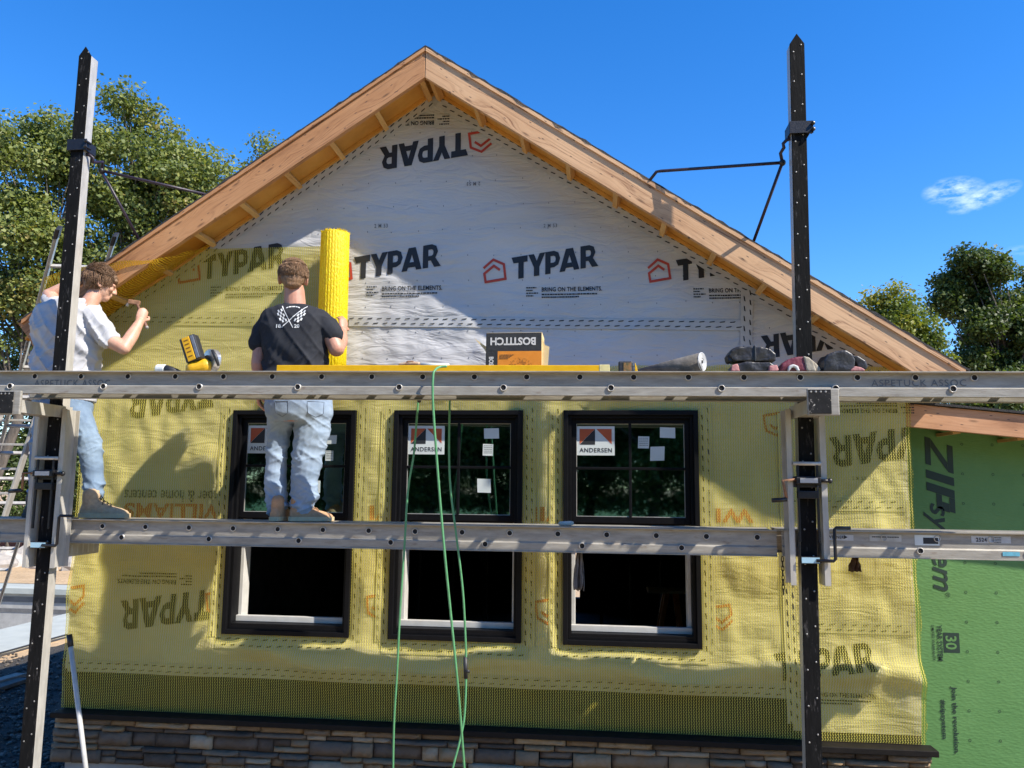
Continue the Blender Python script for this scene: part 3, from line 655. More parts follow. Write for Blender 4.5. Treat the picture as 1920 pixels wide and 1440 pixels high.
# under the net
wordmark(1655, 836, 205, 60, True); wordmark(1545, 1240, 190, 52); wordmark(312, 1143, 170, 52, True); wordmark(322, 750, 160, 48, True); wordmark(1510, 640, 168, 46, True)
emblem(145, 1122, 42, 52, True); emblem(405, 1130, 40, 46, True); emblem(708, 1136, 42, 50, True); emblem(1024, 1145, 44, 50, True); emblem(1351, 1157, 46, 52, True); emblem(1452, 795, 44, 50, True)
slogan(1620, 771, 120, 8.5, True); slogan(276, 1090, 110, 8, True); slogan(1582, 1303, 118, 9); slogan(1470, 566, 90, 8, True)
LUM = curve_text('lumber & home centers', .012, 1.02); WIL = curve_text('WILLIAMS', .03, 1.05)
for cx in (332, 640, 960, 1290):
    cyy = 930+(cx-332)*.008
    x, z, w, h = pxs(cx, cyy, 196, 21); mb = MB(); lay(mb, LUM, x, z, w, h, on_wrap, math.pi, 0, .02, True)
    mb.mi = 1; x, z, w, h = pxs(cx, cyy+28, 196, 27); mb2 = MB(); lay(mb2, WIL, x, z, w, h, on_wrap, math.pi, 0, .02, True)
    if not (cx in (640, 960, 1290)): part('printed_lumber_yard_line', mb, M['ink_soft'], wrap)
    else:
        mb2 = MB(); lay(mb2, WIL, x, z, w*1.25, h, on_wrap, math.pi, 0, .02, True)
        mb2.f = [f for f in mb2.f if all(not in_win(mb2.v[i][0], mb2.v[i][2], .01) for i in f)]; mb2.c = [None]*len(mb2.f); mb2.m = [0]*len(mb2.f)
    if mb2.f: part('printed_lumber_yard_name', mb2, M['faded_red'], wrap)
# staples
sp_ = MB(); 
for row in range(20):
    z0 = 5.05-.195*row
    if z0 < 3.25: break
    for k in range(40):
        x = -1.2+.198*k+rnd.uniform(-.012, .012); z1 = z0+rnd.uniform(-.008, .008)
        if z1 < under(x)-.12 and x < XR: y = ywrap(x, z1); sp_.box((x-.002, y-.003, z1-.005), (x+.002, y+.002, z1+.005))
part('staples', sp_, M['ink_soft'], wrap)
# seam tape with its run of dashes
tape_m = mat('seam_tape', (.52, .52, .51), (.44, .44, .44), 6, .5, bump=.05)
def tape(p, q, w, off=.007, wave=True):
    p, q = V((p[0], 0, p[1])), V((q[0], 0, q[1])); d = (q-p); Ln = d.length; d.normalize(); nn = V((-d.z, 0, d.x)); mb = MB(); mk = MB(); n = max(2, int(Ln/.04)); vs = []
    for i in range(n+1):
        for s in (-1, 0, 1):
            c = p+d*(Ln*i/n)+nn*(w/2*s); vs.append((c.x, (ywrap(c.x, c.z)-off), c.z))
    mb.add(vs, [(i*3+j, (i+1)*3+j, (i+1)*3+j+1, i*3+j+1) for i in range(n) for j in (0, 1)])
    t = part('seam_tape', mb, tape_m, wrap, True); k = 0; s = .0
    while s < Ln-.05:
        for o, sh_ in ((.22, 0), (-.26, .045)):
            a = [p+d*(s+sh_+u)+nn*(w*(o+v)) for u, v in ((0, 0), (.036, .05), (.042, .16), (.004, .09))]
            mk.add([(c.x, ywrap(c.x, c.z)-off-.003, c.z) for c in a], [(0, 1, 2, 3)])
        s += .072
    mk.f = [f for f in mk.f if True]
    part('seam_tape_print', mk, M['ink'], wrap)
for sgn, xe in ((-1, XL+.05), (1, XR-.05)):
    a = (AX+sgn*.03, under(AX+sgn*.03)-.062); b = (xe, under(xe)-.062); tape(a, b, .085, .010)
p = at(655, 603, -.01); q = at(1397, 611, -.01); tape((p.x, p.z), (q.x, q.z), .075)
p = at(1399, 545, -.01); q = at(1399, 690, -.01); tape((p.x, p.z), (q.x, q.z), .085, .009)
p = at(190, 600, -.01); q = at(600, 603, -.01); tape((p.x, p.z), (q.x, q.z), .075)
tape((XL+.03, 1.0), (XR-.85, 1.0), .08)
tape((4.02, 2.88), (4.02, .8), .085, .012)
tape((4.06, 2.25), (XR-.01, 2.25), .08, .008); tape((4.06, 1.43), (XR-.01, 1.43), .07, .008)
for a in WINX:
    tape((a-.05, WB-.06), (a+WW+.05, WB-.06), .085, .008)
    for xx in (a-.055, a+WW+.055): tape((xx, WB-.02), (xx, WT+.02), .085, .010)
# ---- roof
rf = MB()
def slab(x0, x1, off0, off1, y0, y1, mb):
    mb.prism([(x0, roof_top(x0)+off0), (x1, roof_top(x1)+off0), (x1, roof_top(x1)+off1), (x0, roof_top(x0)+off1)], y0, y1)
roof = MB()
LT, RTX = -1.50, 5.075
du = 5.385-5.524
slab(LT, AX, du, du+.02, -D_+.042, Yb+.4, roof); slab(AX+.0005, RTX, du, du+.02, -D_+.042, Yb+.4, roof)
rfo = part('roof', roof, M['soffit'], house)
rt2 = MB(); slab(LT-.02, AX, -.02, -.003, -D_+.043, Yb+.4, rt2); slab(AX+.0005, RTX+.02, -.02, -.003, -D_+.043, Yb+.4, rt2); part('roof_deck', rt2, M['lumber'], rfo)
fe = MB()
for s, x1 in ((-1, LT-.03), (1, RTX+.03)):
    n = 90
    vs = []
    for i in range(n+1):
        x = AX+(x1-AX)*i/n; zt = roof_top(x)
        j = .013+.022*max(0, nz3(i*.9, s*3.3))
        for y, zz in ((-D_-.012-.012*max(0, nz3(i*.6, s+8)), zt+.003), (-D_-.012, zt+.003+j), (Yb+.4, zt+.015), (Yb+.4, zt+.002)): vs.append((x, y, zz))
    fe.add(vs, [(i*4+k, i*4+(k+1) % 4, (i+1)*4+(k+1) % 4, (i+1)*4+k) for i in range(n) for k in range(4)]+[(0, 1, 2, 3), (n*4, n*4+1, n*4+2, n*4+3)])
part('roofing_felt', fe, M['felt'], rfo)
RB = .227
def rake(x0, x1):
    mb = MB(); mb.prism([(x0, roof_top(x0)-RB), (x1, roof_top(x1)-RB), (x1, roof_top(x1)), (x0, roof_top(x0))], -D_, -D_+.04); return mb
# the boards meet in a plumb cut at the ridge; tails are cut square to the slope
def tail(x, s):
    return [(x, roof_top(x)), (x-s*.125, roof_top(x-s*.125)-RB)]
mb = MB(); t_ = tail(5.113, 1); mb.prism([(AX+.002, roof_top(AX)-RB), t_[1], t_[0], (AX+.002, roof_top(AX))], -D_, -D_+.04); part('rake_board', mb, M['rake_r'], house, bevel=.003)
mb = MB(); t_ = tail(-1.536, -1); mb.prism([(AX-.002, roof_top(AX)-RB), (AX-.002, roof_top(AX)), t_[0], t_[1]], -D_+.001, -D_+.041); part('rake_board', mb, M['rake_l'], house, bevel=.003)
# drip strips standing proud of the boards' upper edge
for s, x1, mm in ((-1, -1.50, 'rake_l'), (1, 5.08, 'rake_r')):
    mb = MB(); mb.prism([(AX+s*.004, roof_top(AX)-.028), (x1, roof_top(x1)-.028), (x1, roof_top(x1)+.002), (AX+s*.004, roof_top(AX)+.002)][::s], -D_-.012, -D_-.0005)
    part('rake_trim_strip', mb, M[mm], house)
# inner rafters against the wall and the blocking between
for s, x1 in ((-1, -1.38), (1, 4.98)):
    mb = MB(); mb.prism([(AX+s*.003, under(AX)-.004), (AX+s*.003, under(AX)-.032), (x1, under(x1)-.032), (x1, under(x1)-.004)], -.05, -.02)
    part('wall_batten', mb, M['soffit'], house)
d_ = V((1, 0, -SL)).normalized(); n_ = V((SL, 0, 1)).normalized()
for k in range(9):
    for s in (-1, 1):
        x = AX+s*(.045+.335*k)
        if k == 0 and s < 0: pass
        if x < -1.3 or x > 4.9: continue
        c = V((x, (-D_+.042-.051)/2, under(x)-.041)); dd = V((s, 0, -SL)).normalized(); nn = V((s*SL, 0, 1)).normalized()
        mb = MB(); mb.obox(c, dd*.019, V((0, 1, 0))*((D_-.042-.051)/2), nn*.027); part('lookout_block', mb, M['block'], house, bevel=.002)
# eave boards running back from the rake tails
mb = MB(); mb.beam((-1.44, -.36, 3.395), (-1.44, Yb, 3.395), .035, .17, up=(-.55, 0, .83)); part('eave_board', mb, M['lumber'], house)
mb = MB(); mb.beam((5.03, -.355, 3.06), (5.03, Yb, 3.06), .035, .17, up=(.55, 0, .83)); part('eave_board', mb, M['lumber'], house)
# ---- windows
PAP = mat('white_sticker_paper', (.62, .66, .64), (.55, .6, .58), 4, .5, bump=0)
AND_T = curve_text('ANDERSEN', .014, 1.12)
orange_st = mat('orange_sticker', (.50, .10, .03), (.42, .08, .025), 8, .5, bump=0)
def ring(mb, x0, x1, z0, z1, w, y0, y1, wb=None, wt_=None):
    wb = wb or w; wt_ = wt_ or w
    mb.box((x0, y0, z0), (x0+w, y1, z1)); mb.box((x1-w, y0, z0), (x1, y1, z1)); mb.box((x0+w, y0, z0), (x1-w, y1, z0+wb)); mb.box((x0+w, y0, z1-wt_), (x1-w, y1, z1))
for k, x0 in enumerate(WINX):
    x1 = x0+WW
    mb = MB(); ring(mb, x0, x1, WB, WT, .034, -.052, .10); w = part('window', mb, M['black_frame'], house, bevel=.003)
    mb = MB(); ring(mb, x0+.034, x1-.034, WB+.034, WT-.034, .022, -.022, .099)
    mb.prism([(x0+.056, WB+.056), (x1-.056, WB+.056), (x1-.056, WB+.075), (x0+.056, WB+.075)], -.02, .06)
    part('inner_frame', mb, M['black_frame'], w, bevel=.002)
    sx0, sx1 = x0+.056, x1-.056; zt, zb = WT-.056, WT-.80
    mb = MB(); ring(mb, sx0, sx1, zb, zt, .036, .010, .045, wb=.045); part('upper_sash', mb, M['black_frame'], w, bevel=.002)
    gx0, gx1, gz0, gz1 = sx0+.036, sx1-.036, zb+.045, zt-.036; gm = (gz0+gz1)/2+.01
    mb = MB(); xm = (gx0+gx1)/2; mb.box((xm-.010, .012, gz0), (xm+.010, .024, gz1)); mb.box((gx0, .0125, gm-.010), (gx1, .0235, gm+.010)); part('grille', mb, M['black_frame'], w, bevel=.003)
    mb = MB(); ring(mb, gx0, gx1, gz0, gz1, .004, .020, .024); part('glazing_bead', mb, M['alu_bright'], w)
    mb = MB(); mb.box((gx0-.004, .026, gz0-.004), (gx1+.004, .031, gz1+.004)); part('pane', mb, M['glass'], w)
    mb = MB(); ring(mb, sx0, sx1, zb-.01, zt, .040, .055, .090, wb=.05); part('raised_sash', mb, M['black_frame'], w)
    mb = MB(); ring(mb, x0+.05, x1-.05, WB+.07, WT-.05, .03, .100, .21); mb.box((sx0-.005, .062, WB+.0755), (sx1+.005, .0995, WB+.118)); part('white_jamb', mb, M['white_vinyl'], w, bevel=.003)
    # stickers on the glass
    sc = .00382
    lx, lz = (x0+.23, WT-.215)
    mb = MB(); mb.box((lx-.136, .0225, lz-.105), (lx+.136, .0255, lz+.105)); part('maker_sticker', mb, PAP, w)
    mb = MB(); y = .0212
    for pts in ([(-.115, .085), (-.005, .085), (-.115, -.025)], [(.005, .085), (.115, .085), (.115, -.025)]): mb.add([(lx+a, y, lz+b) for a, b in pts], [(0, 1, 2)][:1] )
    part('sticker_emblem', mb, orange_st, w)
    mb = MB(); mb.add([(lx-.004, y, lz+.085), (lx-.115, y, lz-.028), (lx-.004, y, lz-.028)], [(0, 1, 2)]); lay(mb, AND_T, lx, lz-.068, .232, .032, lambda a, b: y)
    part('sticker_print', mb, M['ink'], w)
    if k == 0: papers = [(.70, .27, .028*2, .072, 0), (.70, .42, .05, .07, 1), (.66, .46+.08, .085, .075, 0)]
    papers = {0: [(.738, .215, .095, .065), (.735, .335, .06, .075), (.63, .565, .085, .09)],
              1: [(.715, .165, .11, .075), (.69, .285, .075, .085), (.665, .545, .098, .10)],
              2: [(.742, .155, .108, .075), (.572, .225, .078, .085), (.668, .305, .10, .10)]}[k]
    for a, b, c, d in papers:
        mb = MB(); mb.obox((x0+a, .0235, WT-b), V((c/2, 0, rnd.uniform(-.002, .002))), V((0, .0015, 0)), V((rnd.uniform(-.002, .002), 0, d/2))); part('paper_label', mb, PAP, w)
    mb = MB()
    a, b, c, d = papers[1]
    for q in range(5): lay(mb, bars(10+q), x0+a, WT-b+.03-.013*q, c*.8, .004, lambda u, v: .0212)
    part('label_print', mb, M['ink_soft'], w)
    mb = MB()
    if k == 2: mb.box((x0+.30, .16, WT-.80), (x0+.38, .19, WT-.44)); part('taped_strip', mb, PAP, w)
# ================================================================== WING
wing = thing('house_wing', (6.2, 3, 0), 'green sheathed lower wing with a sloping rake board, joined to the gabled house', 'house wing')
wy = .31
def wtop(x): return 2.955-.1015*(x-4.848)
wm = MB(); wm.prism([(XR-.14, -.4), (8.2, -.4), (8.2, wtop(8.2)-.03), (XR-.14, wtop(XR-.14)-.03)], wy, wy+.15); ww = part('wall_panel', wm, M['green'], wing)
wr = MB(); wr.prism([(XR+.003, wtop(XR)-.165), (8.3, wtop(8.3)-.165), (8.3, wtop(8.3)-.004), (XR+.003, wtop(XR)-.004)], -.012, .026)
M['wing_rake'] = wood('orange_lumber', (.62, .33, .17), (.40, .19, .08), .12, .6); part('rake_board', wr, M['wing_rake'], wing, bevel=.003)
wd = MB(); wd.prism([(XR+.004, wtop(XR)-.05), (8.3, wtop(8.3)-.05), (8.3, wtop(8.3)-.02), (XR+.004, wtop(XR)-.02)], 0.0265, 6); wro = part('roof', wd, M['lumber'], wing)
wf = MB(); wf.prism([(XR+.004, wtop(XR)+.0), (8.3, wtop(8.3)), (8.3, wtop(8.3)+.016), (XR+.004, wtop(XR)+.016)], -.035, 6); part('roofing_felt', wf, M['felt'], wro)
for px in (1785, 1905):
    p = at(px, 806+(px-1785)*.17, .1); mb = MB(); mb.beam((p.x, .03, wtop(p.x)-.166), (p.x, wy-.001, wtop(p.x)-.166), .05, .022, (-.115, 0, 1)); part('lookout_block', mb, M['block'], wing)
def on_green(x, z): return wy-.003
def gtext(s, cx, cy_, length, height, bold=.0, mt='ink_green', sh_=0, name='printed_text'):
    x, z, w, h = pxs(cx, cy_, length, height, wy); mb = MB(); lay(mb, curve_text(s, bold, 1.0, sh_), x, z, w, h, on_green, -math.pi/2-.012); part(name, mb, M[mt], ww)
# lettering runs down the panel, tops of the letters to the right
x, z, w, h = pxs(1762, 890, 150, 52, wy); mb = MB()
def zip_letters():
    vs = []; fs = []
    def poly(p): b = len(vs); vs.extend(p); fs.append(tuple(range(b, b+len(p))))
    def bar(x0, x1, y0, y1, k=.30): poly([(x0+k*y0, y0), (x1+k*y0, y0), (x1+k*y1, y1), (x0+k*y1, y1)])
    bar(0, 1.0, .80, 1); bar(-.05, .95, 0, .20); poly([(.02, .205), (.34, .205), (1.22, .795), (.90, .795)])
    bar(1.15, 1.45, 0, 1)
    bar(1.6, 1.9, 0, 1); bar(1.91, 2.42, .80, 1); bar(1.91, 2.42, .34, .54); bar(2.14, 2.46, .545, .795)
    return norm2(vs), fs
lay(mb, zip_letters(), x, z, w, h, on_green, -math.pi/2-.012); part('printed_text', mb, M['ink_green'], ww)
gtext('system', 1757, 1025, 170, 46, .012, sh_=.3)
gtext('®', 1777, 1115, 9, 9)
gtext('30', 1783, 1205, 26, 21, .02, mt='green', name='printed_text')
x, z, w, h = pxs(1784, 1205, 38, 30, wy); mb = MB(); c_, s_ = math.cos(-math.pi/2), math.sin(-math.pi/2); mb.add([(x+a*h/2, wy-.0015, z+b*w/2) for a, b in ((-1, -1), (1, -1), (1, 1), (-1, 1))], [(0, 1, 2, 3)]); part('printed_badge', mb, M['ink_green'], ww)
gtext('YEAR SYSTEM', 1762, 1205, 68, 10, .02); gtext('LIMITED WARRANTY', 1750, 1205, 68, 5, .012)
gtext('Join the revolution.', 1790, 1350, 128, 13, .02); gtext('#zipsystem', 1768, 1348, 74, 12, .02)
mb = MB()
for r_ in range(13):
    for c_ in range(4):
        px = 1803+57*c_+r_*1.55+.02*c_*r_; py = 833+r_*55.5+c_*1.2
        if 760 < px < 2050 and py < 1490:
            p = at(px, py, wy); n = 12; ro, ri = .0095, .0065
            vs = [(p.x+math.cos(2*math.pi*k/n)*q, wy-.002, p.z+math.sin(2*math.pi*k/n)*q) for q in (ro, ri) for k in range(n)]
            mb.add(vs, [(k, (k+1) % n, n+(k+1) % n, n+k) for k in range(n)])
part('nailing_marks', mb, M['ink_green'], ww)
# ================================================================== SCAFFOLD
def profile_x(mb, prof, p, q):       # extrude a (y,z) profile from p to q (along x, z may drop)
    n = len(prof); mb.add([(p[0], p[1]+a, p[2]+b) for a, b in prof]+[(q[0], q[1]+a, q[2]+b) for a, b in prof],
        [tuple(range(n)), tuple(range(n, 2*n))[::-1]]+[(i, n+i, n+(i+1) % n, (i+1) % n) for i in range(n)])
def plank(label, x0, x1, yf, depth, z0, z1, h, r1, r2, lip=.026, gaps=False, group='aluminium scaffold planks'):
    """z0/z1: top height at both ends; r1/r2: (first x, spacing, drop below top) of the two rows of rungs"""
    t = thing('scaffold_plank', ((x0+x1)/2, yf+depth/2, min(z0, z1)-h), label, 'scaffold plank', group)
    zt = lambda x: z0+(z1-z0)*(x-x0)/(x1-x0)
    # front rail: lip at the top, web, lower half stepping out, bottom lip
    f = [(-lip, 0), (-lip, -.006), (0, -.010), (0, -h*.60), (-.008, -h*.66), (-.008, -h+.006), (-.014, -h+.005), (-.014, -h), (.022, -h), (.022, -h+.004), (.004, -h+.005), (.004, -.005), (.022, -.004), (.022, 0)]
    mb = MB(); profile_x(mb, f, (x0, yf, z0), (x1, yf, z1)); part('rail', mb, M['alu'], t)
    mb = MB(); profile_x(mb, [(-a, b) for a, b in f][::-1], (x0, yf+depth, z0), (x1, yf+depth, z1)); part('rail', mb, M['alu'], t)
    w = (depth-.060)/4
    sl_ = [(.024, .045), (.104, .045), (.153, .050), (.207, .024)] if gaps else [(.024+k*(w+.004), w) for k in range(4)]
    for a, w in sl_:
        a += yf; mb = MB(); mb.beam((x0+.01, a+w/2, z0-.009), (x1-.01, a+w/2, z1-.009), w, .012); part('deck_slat', mb, M['alu'], t)
    for (xs, sp, dr), nm in ((r1, 'rung'), (r2, 'brace_tube')):
        x = xs
        while x > x0+.06: x -= sp
        while x < x1-.03:
            if x > x0+.03:
                z = zt(x)-dr; yo = yf-.006 if dr < h*.6 else yf-.016
                mb = MB(); mb.pipe((x, yo, z), (x, yf+depth+.004, z), .0195, .0152, 16, .004); part(nm, mb, [M['alu_bright'], M['hole_shade']], t, True)
            x += sp
    return t
bench = plank('upper aluminium scaffold plank used as a workbench, with tools lying on it', -.99, 5.62, -1.20, .285, 3.033, 2.994, .138, (-.746, .3065, .030), (-.283, .617, .094), .034, True)
walk = plank('long lower aluminium scaffold plank carrying the two workers', -.80, 3.80, -.715, .285, 2.108, 2.108, .158, (.364, .302, .045), (.813, .605, .115))
plank('short lower aluminium scaffold plank with maker stickers and the number 2524', 3.83, 5.42, -.718, .285, 2.112, 2.112, .158, (4.42, .302, .04), (4.62, .605, .112))
plank('short lower aluminium scaffold plank running out of the frame past the ladder', -2.7, -.93, -.70, .285, 2.095, 2.105, .158, (-1.02, .302, .045), (-1.3, .605, .115))
plank_r = [o for o in S.objects if o.get('label', '').startswith('short lower aluminium scaffold plank with maker')][0]
def onrail(par, s, cx, cy_, w, h, yy, bold=.01, m='ink', rot=0, name='stencilled_text'):
    x, z, w, h = pxs(cx, cy_, w, h, yy); mb = MB(); lay(mb, curve_text(s, bold, 1.15) if isinstance(s, str) else s, x, z, w, h, lambda a, b: yy-.0015, rot); return part(name, mb, M[m], par)
onrail(bench, 'ASPETUCK ASSOC', 135, 719, 142, 13, -1.2012, .0, 'ink_soft'); onrail(bench, 'ASPETUCK ASSOC', 1722, 718, 178, 13, -1.2012, .0, 'ink_soft')
# stickers of the right-hand plank
def sticker(cx, cy_, w, h, yy, m, name='sticker'):
    x, z, w, h = pxs(cx, cy_, w, h, yy); mb = MB(); mb.box((x-w/2, yy-.001, z-h/2), (x+w/2, yy+.0005, z+h/2)); return part(name, mb, m, plank_r)
stk = mat('grey_sticker', (.52, .52, .50), (.42, .42, .41), 30, .5, bump=0); blu = mat('faded_blue_paint', (.12, .42, .55), (.10, .32, .42), 30, .7, bump=0)
yr = -.7192; yl = -.7274
sticker(1572, 1008, 56, 11, yr, stk); onrail(plank_r, 'WERNER', 1567, 1007, 30, 6, yr-.001, .02, name='printed_text')
x, z, w, h = pxs(1582, 1007, 6, 5, yr-.001); mb = MB(); mb.add([(x, yr-.003, z-.012), (x+.022, yr-.003, z), (x, yr-.003, z+.012)], [(0, 1, 2)]); part('sticker_arrow', mb, M['ink'], plank_r)
sticker(1660, 1009, 60, 13, yr, M['alu_bright']); onrail(plank_r, bars(40), 1660, 1007, 50, 2, yr-.001, name='printed_text')
sticker(1738, 1013, 46, 20, yr, PAP); sticker(1745, 1014, 28, 12, yr-.001, M['ink'], 'sticker_panel')
sticker(1858, 1012, 74, 14, yr, stk); onrail(plank_r, '2524', 1840, 1012, 20, 8, yr-.001, .03, name='printed_text')
for q in range(4): onrail(plank_r, bars(12+q), 1868, 1008+3*q, 18, 1.2, yr-.001, name='printed_text')
sticker(1896, 1039, 32, 8, yl-.001, blu, 'paint_mark')
# poles
def pole(label, xb, xt, y0, ztop):
    t = thing('scaffold_pole', (xb, y0, 0), label, 'scaffold pole', 'scaffold poles')
    w = .045; d = .038
    def ringz(z, w_=w, d_=d, yo=0):
        x = xb+(xt-xb)*z/ztop; return [(x-w_, y0-d_+yo, z), (x+w_, y0-d_+yo, z), (x+w_, y0+d_+yo, z), (x-w_, y0+d_+yo, z)]
    mb = MB(); mb.loft([ringz(0), ringz(ztop-.07)]); part('pole_tube', mb, M['alu_bright'], t, bevel=.004)
    x = lambda z: xb+(xt-xb)*z/ztop
    mb = MB(); zs = [0, ztop-.07, ztop]
    yf = y0-d
    mb.prism([(xb-w-.001, 0), (xb+w+.001, 0), (xt+w+.001, ztop-.07), (xt, ztop), (xt-w-.001, ztop-.07)], yf-.009, yf-.0005); part('rubber_facing', mb, M['rubber'], t, bevel=.003)
    mb = MB(); z = .12; k = 0
    while z < ztop-.08:
        for o in (-.024, .024):
            zz = z+(.045 if o > 0 else 0); mb.sphere((x(zz)+o, yf-.0095, zz), (.0058, .003, .0058), 8, 6)
        z += .20; k += 1
    part('rivets', mb, M['rivet'], t, True); return t
pole_r = pole('black faced scaffold pole with dark roof braces in front of the right slope', 3.935, 4.000, -.78, 5.245)
pole_l = pole('black faced scaffold pole with bright side face, before the white shirted worker', -.868, -.868, -.78, 5.412)
# pump jacks
JX = 3.955
def lx_(px, py, Y): return at(px, py, Y)
ja = thing('pump_jack', (JX, -.78, 1.75), 'pump jack with a cranked handle on the pole near the leather tool pouches', 'pump jack', 'pump jacks')
for nm, s in (('side_channel', -1), ('side_channel', 1)):
    mb = MB(); xc = JX+s*.083
    mb.box((xc-.003, -.86, 1.80), (xc+.003, -.735, 2.83)); mb.box((xc-.003, -.864, 1.80), (xc+s*.030, -.860, 2.83)); mb.box((xc-.003, -.735, 1.80), (xc+s*.030, -.731, 2.83)); part(nm, mb, M['alu_bright'], ja)
# upper arm carrying the bench and its upturned end
mb = MB()
for s in (-1, 1):
    mb.box((JX+s*.060-.003, -1.24, 2.775), (JX+s*.060+.003, -.74, 2.852))
for k in range(7): mb.box((JX-.06, -1.20+.075*k, 2.778), (JX+.06, -1.185+.075*k, 2.782))
part('bench_arm', mb, M['alu_bright'], ja)
mb = MB(); mb.box((JX-.085, -1.262, 2.755), (JX+.085, -1.242, 2.905)); part('end_plate', mb, M['alu'], ja, bevel=.006)
mb = MB(); mb.box((JX-.078, -1.268, 2.765), (JX+.04, -1.2625, 2.898)); part('worn_black_plate', mb, mat('chipped_black_paint', (.02, .02, .021), (.012, .012, .012), 30, .7, spec=.15, spots=(34, .60, .70, (.5, .46, .40))), ja)
mb = MB()
for k in range(4): mb.sphere((JX-.066+.026*k, -1.2685, 2.885), (.006, .002, .006), 8, 6)
part('bolts', mb, M['rivet'], ja)
# lower arm under the walk plank, reaching to the wall, and its slotted sides
mb = MB()
for s in (-1, 1):
    mb.box((JX+s*.062-.003, -.76, 1.855), (JX+s*.062+.003, -.34, 1.944))
part('plank_arm', mb, M['alu_bright'], ja)
mb = MB()
for k in range(6): mb.box((JX+.0652, -.70+.058*k, 1.868), (JX+.0662, -.684+.058*k, 1.932))
part('arm_slots', mb, M['white_vinyl'], ja)
mb = MB(); mb.box((JX-.079, -.868, 2.365), (JX+.079, -.842, 2.43)); mb.box((JX-.070, -.90, 2.385), (JX+.070, -.868, 2.425)); mb.box((JX-.06, -.885, 2.30), (JX+.06, -.842, 2.345)); part('ratchet_block', mb, M['black_steel'], ja, bevel=.004)
mb = MB(); mb.box((JX-.05, -.9035, 2.392), (JX+.05, -.9005, 2.419)); part('jack_plate', mb, stk, ja)
mb = MB(); mb.tube([(JX-.08, -.87, 2.505), (JX+.08, -.87, 2.505)], .012, 12); part('roller', mb, M['alu_bright'], ja, True)
for s in (-1, 1):
    mb = MB(); mb.beam((JX+s*.055, -.872, 2.51), (JX+s*.055, -.872, 2.05), .012, .010, (0, 1, 0)); part('lift_link', mb, M['black_steel'], ja)
mb = MB(); mb.tube([(JX+.07, -.875, 2.405), (JX+.125, -.875, 2.405)], .010, 10); mb.sphere((JX+.125, -.875, 2.405), .016); part('release_knob', mb, M['black_steel'], ja, True)
mb = MB(); mb.tube([(JX-.07, -.875, 2.41), (JX-.145, -.885, 2.405), (JX-.130, -.90, 2.30)], .009, 10); part('crank_arm', mb, M['rust'], ja, True)
mb = MB(); mb.tube([(JX-.130, -.90, 2.295), (JX-.215, -.905, 2.288)], .013, 12); part('crank_grip', mb, M['black_steel'], ja, True)
mb = MB(); mb.tube([(JX+.03, -.885, 1.945), (JX+.125, -.89, 1.945), (JX+.135, -.89, 1.955), (JX+.135, -.89, 2.125), (JX+.145, -.89, 2.135), (JX+.225, -.89, 2.135)], .0095, 10); part('brake_handle', mb, M['black_steel'], ja, True)
mb = MB(); mb.box((JX-.055, -.880, 1.925), (JX+.052, -.842, 1.965)); part('foot_bracket', mb, M['black_steel'], ja, bevel=.003)
mb = MB(); mb.box((JX-.052, -.8835, 1.93), (JX+.049, -.8805, 1.962)); part('bracket_label', mb, mat('pale_blue_label', (.35, .55, .65), (.3, .48, .6), 20, .4, bump=0), ja)
def chain(mb, x, y, z, n, r=.010):
    for k in range(n):
        c = V((x, y, z-k*r*2.5)); a = V((1, 0, 0)) if k % 2 == 0 else V((0, 1, 0)); pts = [c+a*r*.62*math.cos(t)+V((0, 0, 1))*r*1.7*math.sin(t) for t in [2*math.pi*i/10 for i in range(11)]]
        mb.tube(pts, r*.24, 6, False)
mb = MB(); chain(mb, JX-.112, -.66, 1.93, 8, .011); part('safety_chain', mb, M['black_steel'], ja, True)
def children(o): return [c for c in S.objects if c.parent == o]
def dup(root, loc, label=None):
    r_ = root.copy(); S.collection.objects.link(r_); r_.location = loc
    if label: r_['label'] = label
    for ch in children(root):
        c = ch.copy(); S.collection.objects.link(c); c.parent = r_
        for g_ in children(ch):
            d = g_.copy(); S.collection.objects.link(d); d.parent = c
    return r_
jb = dup(ja, (-.868, -.78, 1.75), 'pump jack with a cranked handle on the pole beside the white shirted worker')
# roof braces
def brace(pole_, label, cx, zc, hub, feet, side):
    t = thing('roof_brace', hub, label, 'scaffold brace', 'roof braces of the scaffold poles')
    mb = MB(); w = .060
    mb.box((cx-w-.004, -.846, zc-.04), (cx+w+.02, -.838, zc+.04)); mb.box((cx-w-.004, -.838, zc-.036), (cx-w, -.715, zc+.036)); mb.box((cx+w, -.838, zc-.036), (cx+w+.004, -.715, zc+.036)); mb.box((cx-w, -.72, zc-.03), (cx+w, -.713, zc+.03))
    part('clamp', mb, M['black_steel'], t, bevel=.003)
    mb = MB()
    for s in (-1, 1): mb.tube([(cx+w+.018, -.85, zc+.02*s), (cx+w+.018, -.80, zc+.02*s)], .009, 8); mb.sphere((cx+w+.018, -.852, zc+.02*s), .013, 8, 6)
    part('clamp_bolts', mb, M['black_steel'], t)
    h = V(hub)
    mb = MB(); mb.tube([h, h+V((-.012*side, -.01, .06)), V((cx-side*(w+.025), -.77, zc-.10)), V((cx-side*(w+.030), -.775, zc-.075)), V((cx-side*(w+.01), -.78, zc-.055)), V((cx-side*w*.8, -.79, zc-.05))], .011, 10); part('hook', mb, M['rod'], t, True)
    mb = MB(); mb.sphere(h, .022, 10, 8); part('hub', mb, M['black_steel'], t, True)
    for f in feet:
        mb = MB(); mb.tube([h]+[V(p) for p in f], .0105, 10); part('rod', mb, M['rod'], t, True)
    return t
def on_roof(px, py):
    best = None
    for k in range(-45, 200):
        p = at(px, py, k/100.)
        q = abs(p.z-roof_top(p.x)-.012)
        if best is None or q < best[0]: best = (q, p)
    return best[1]
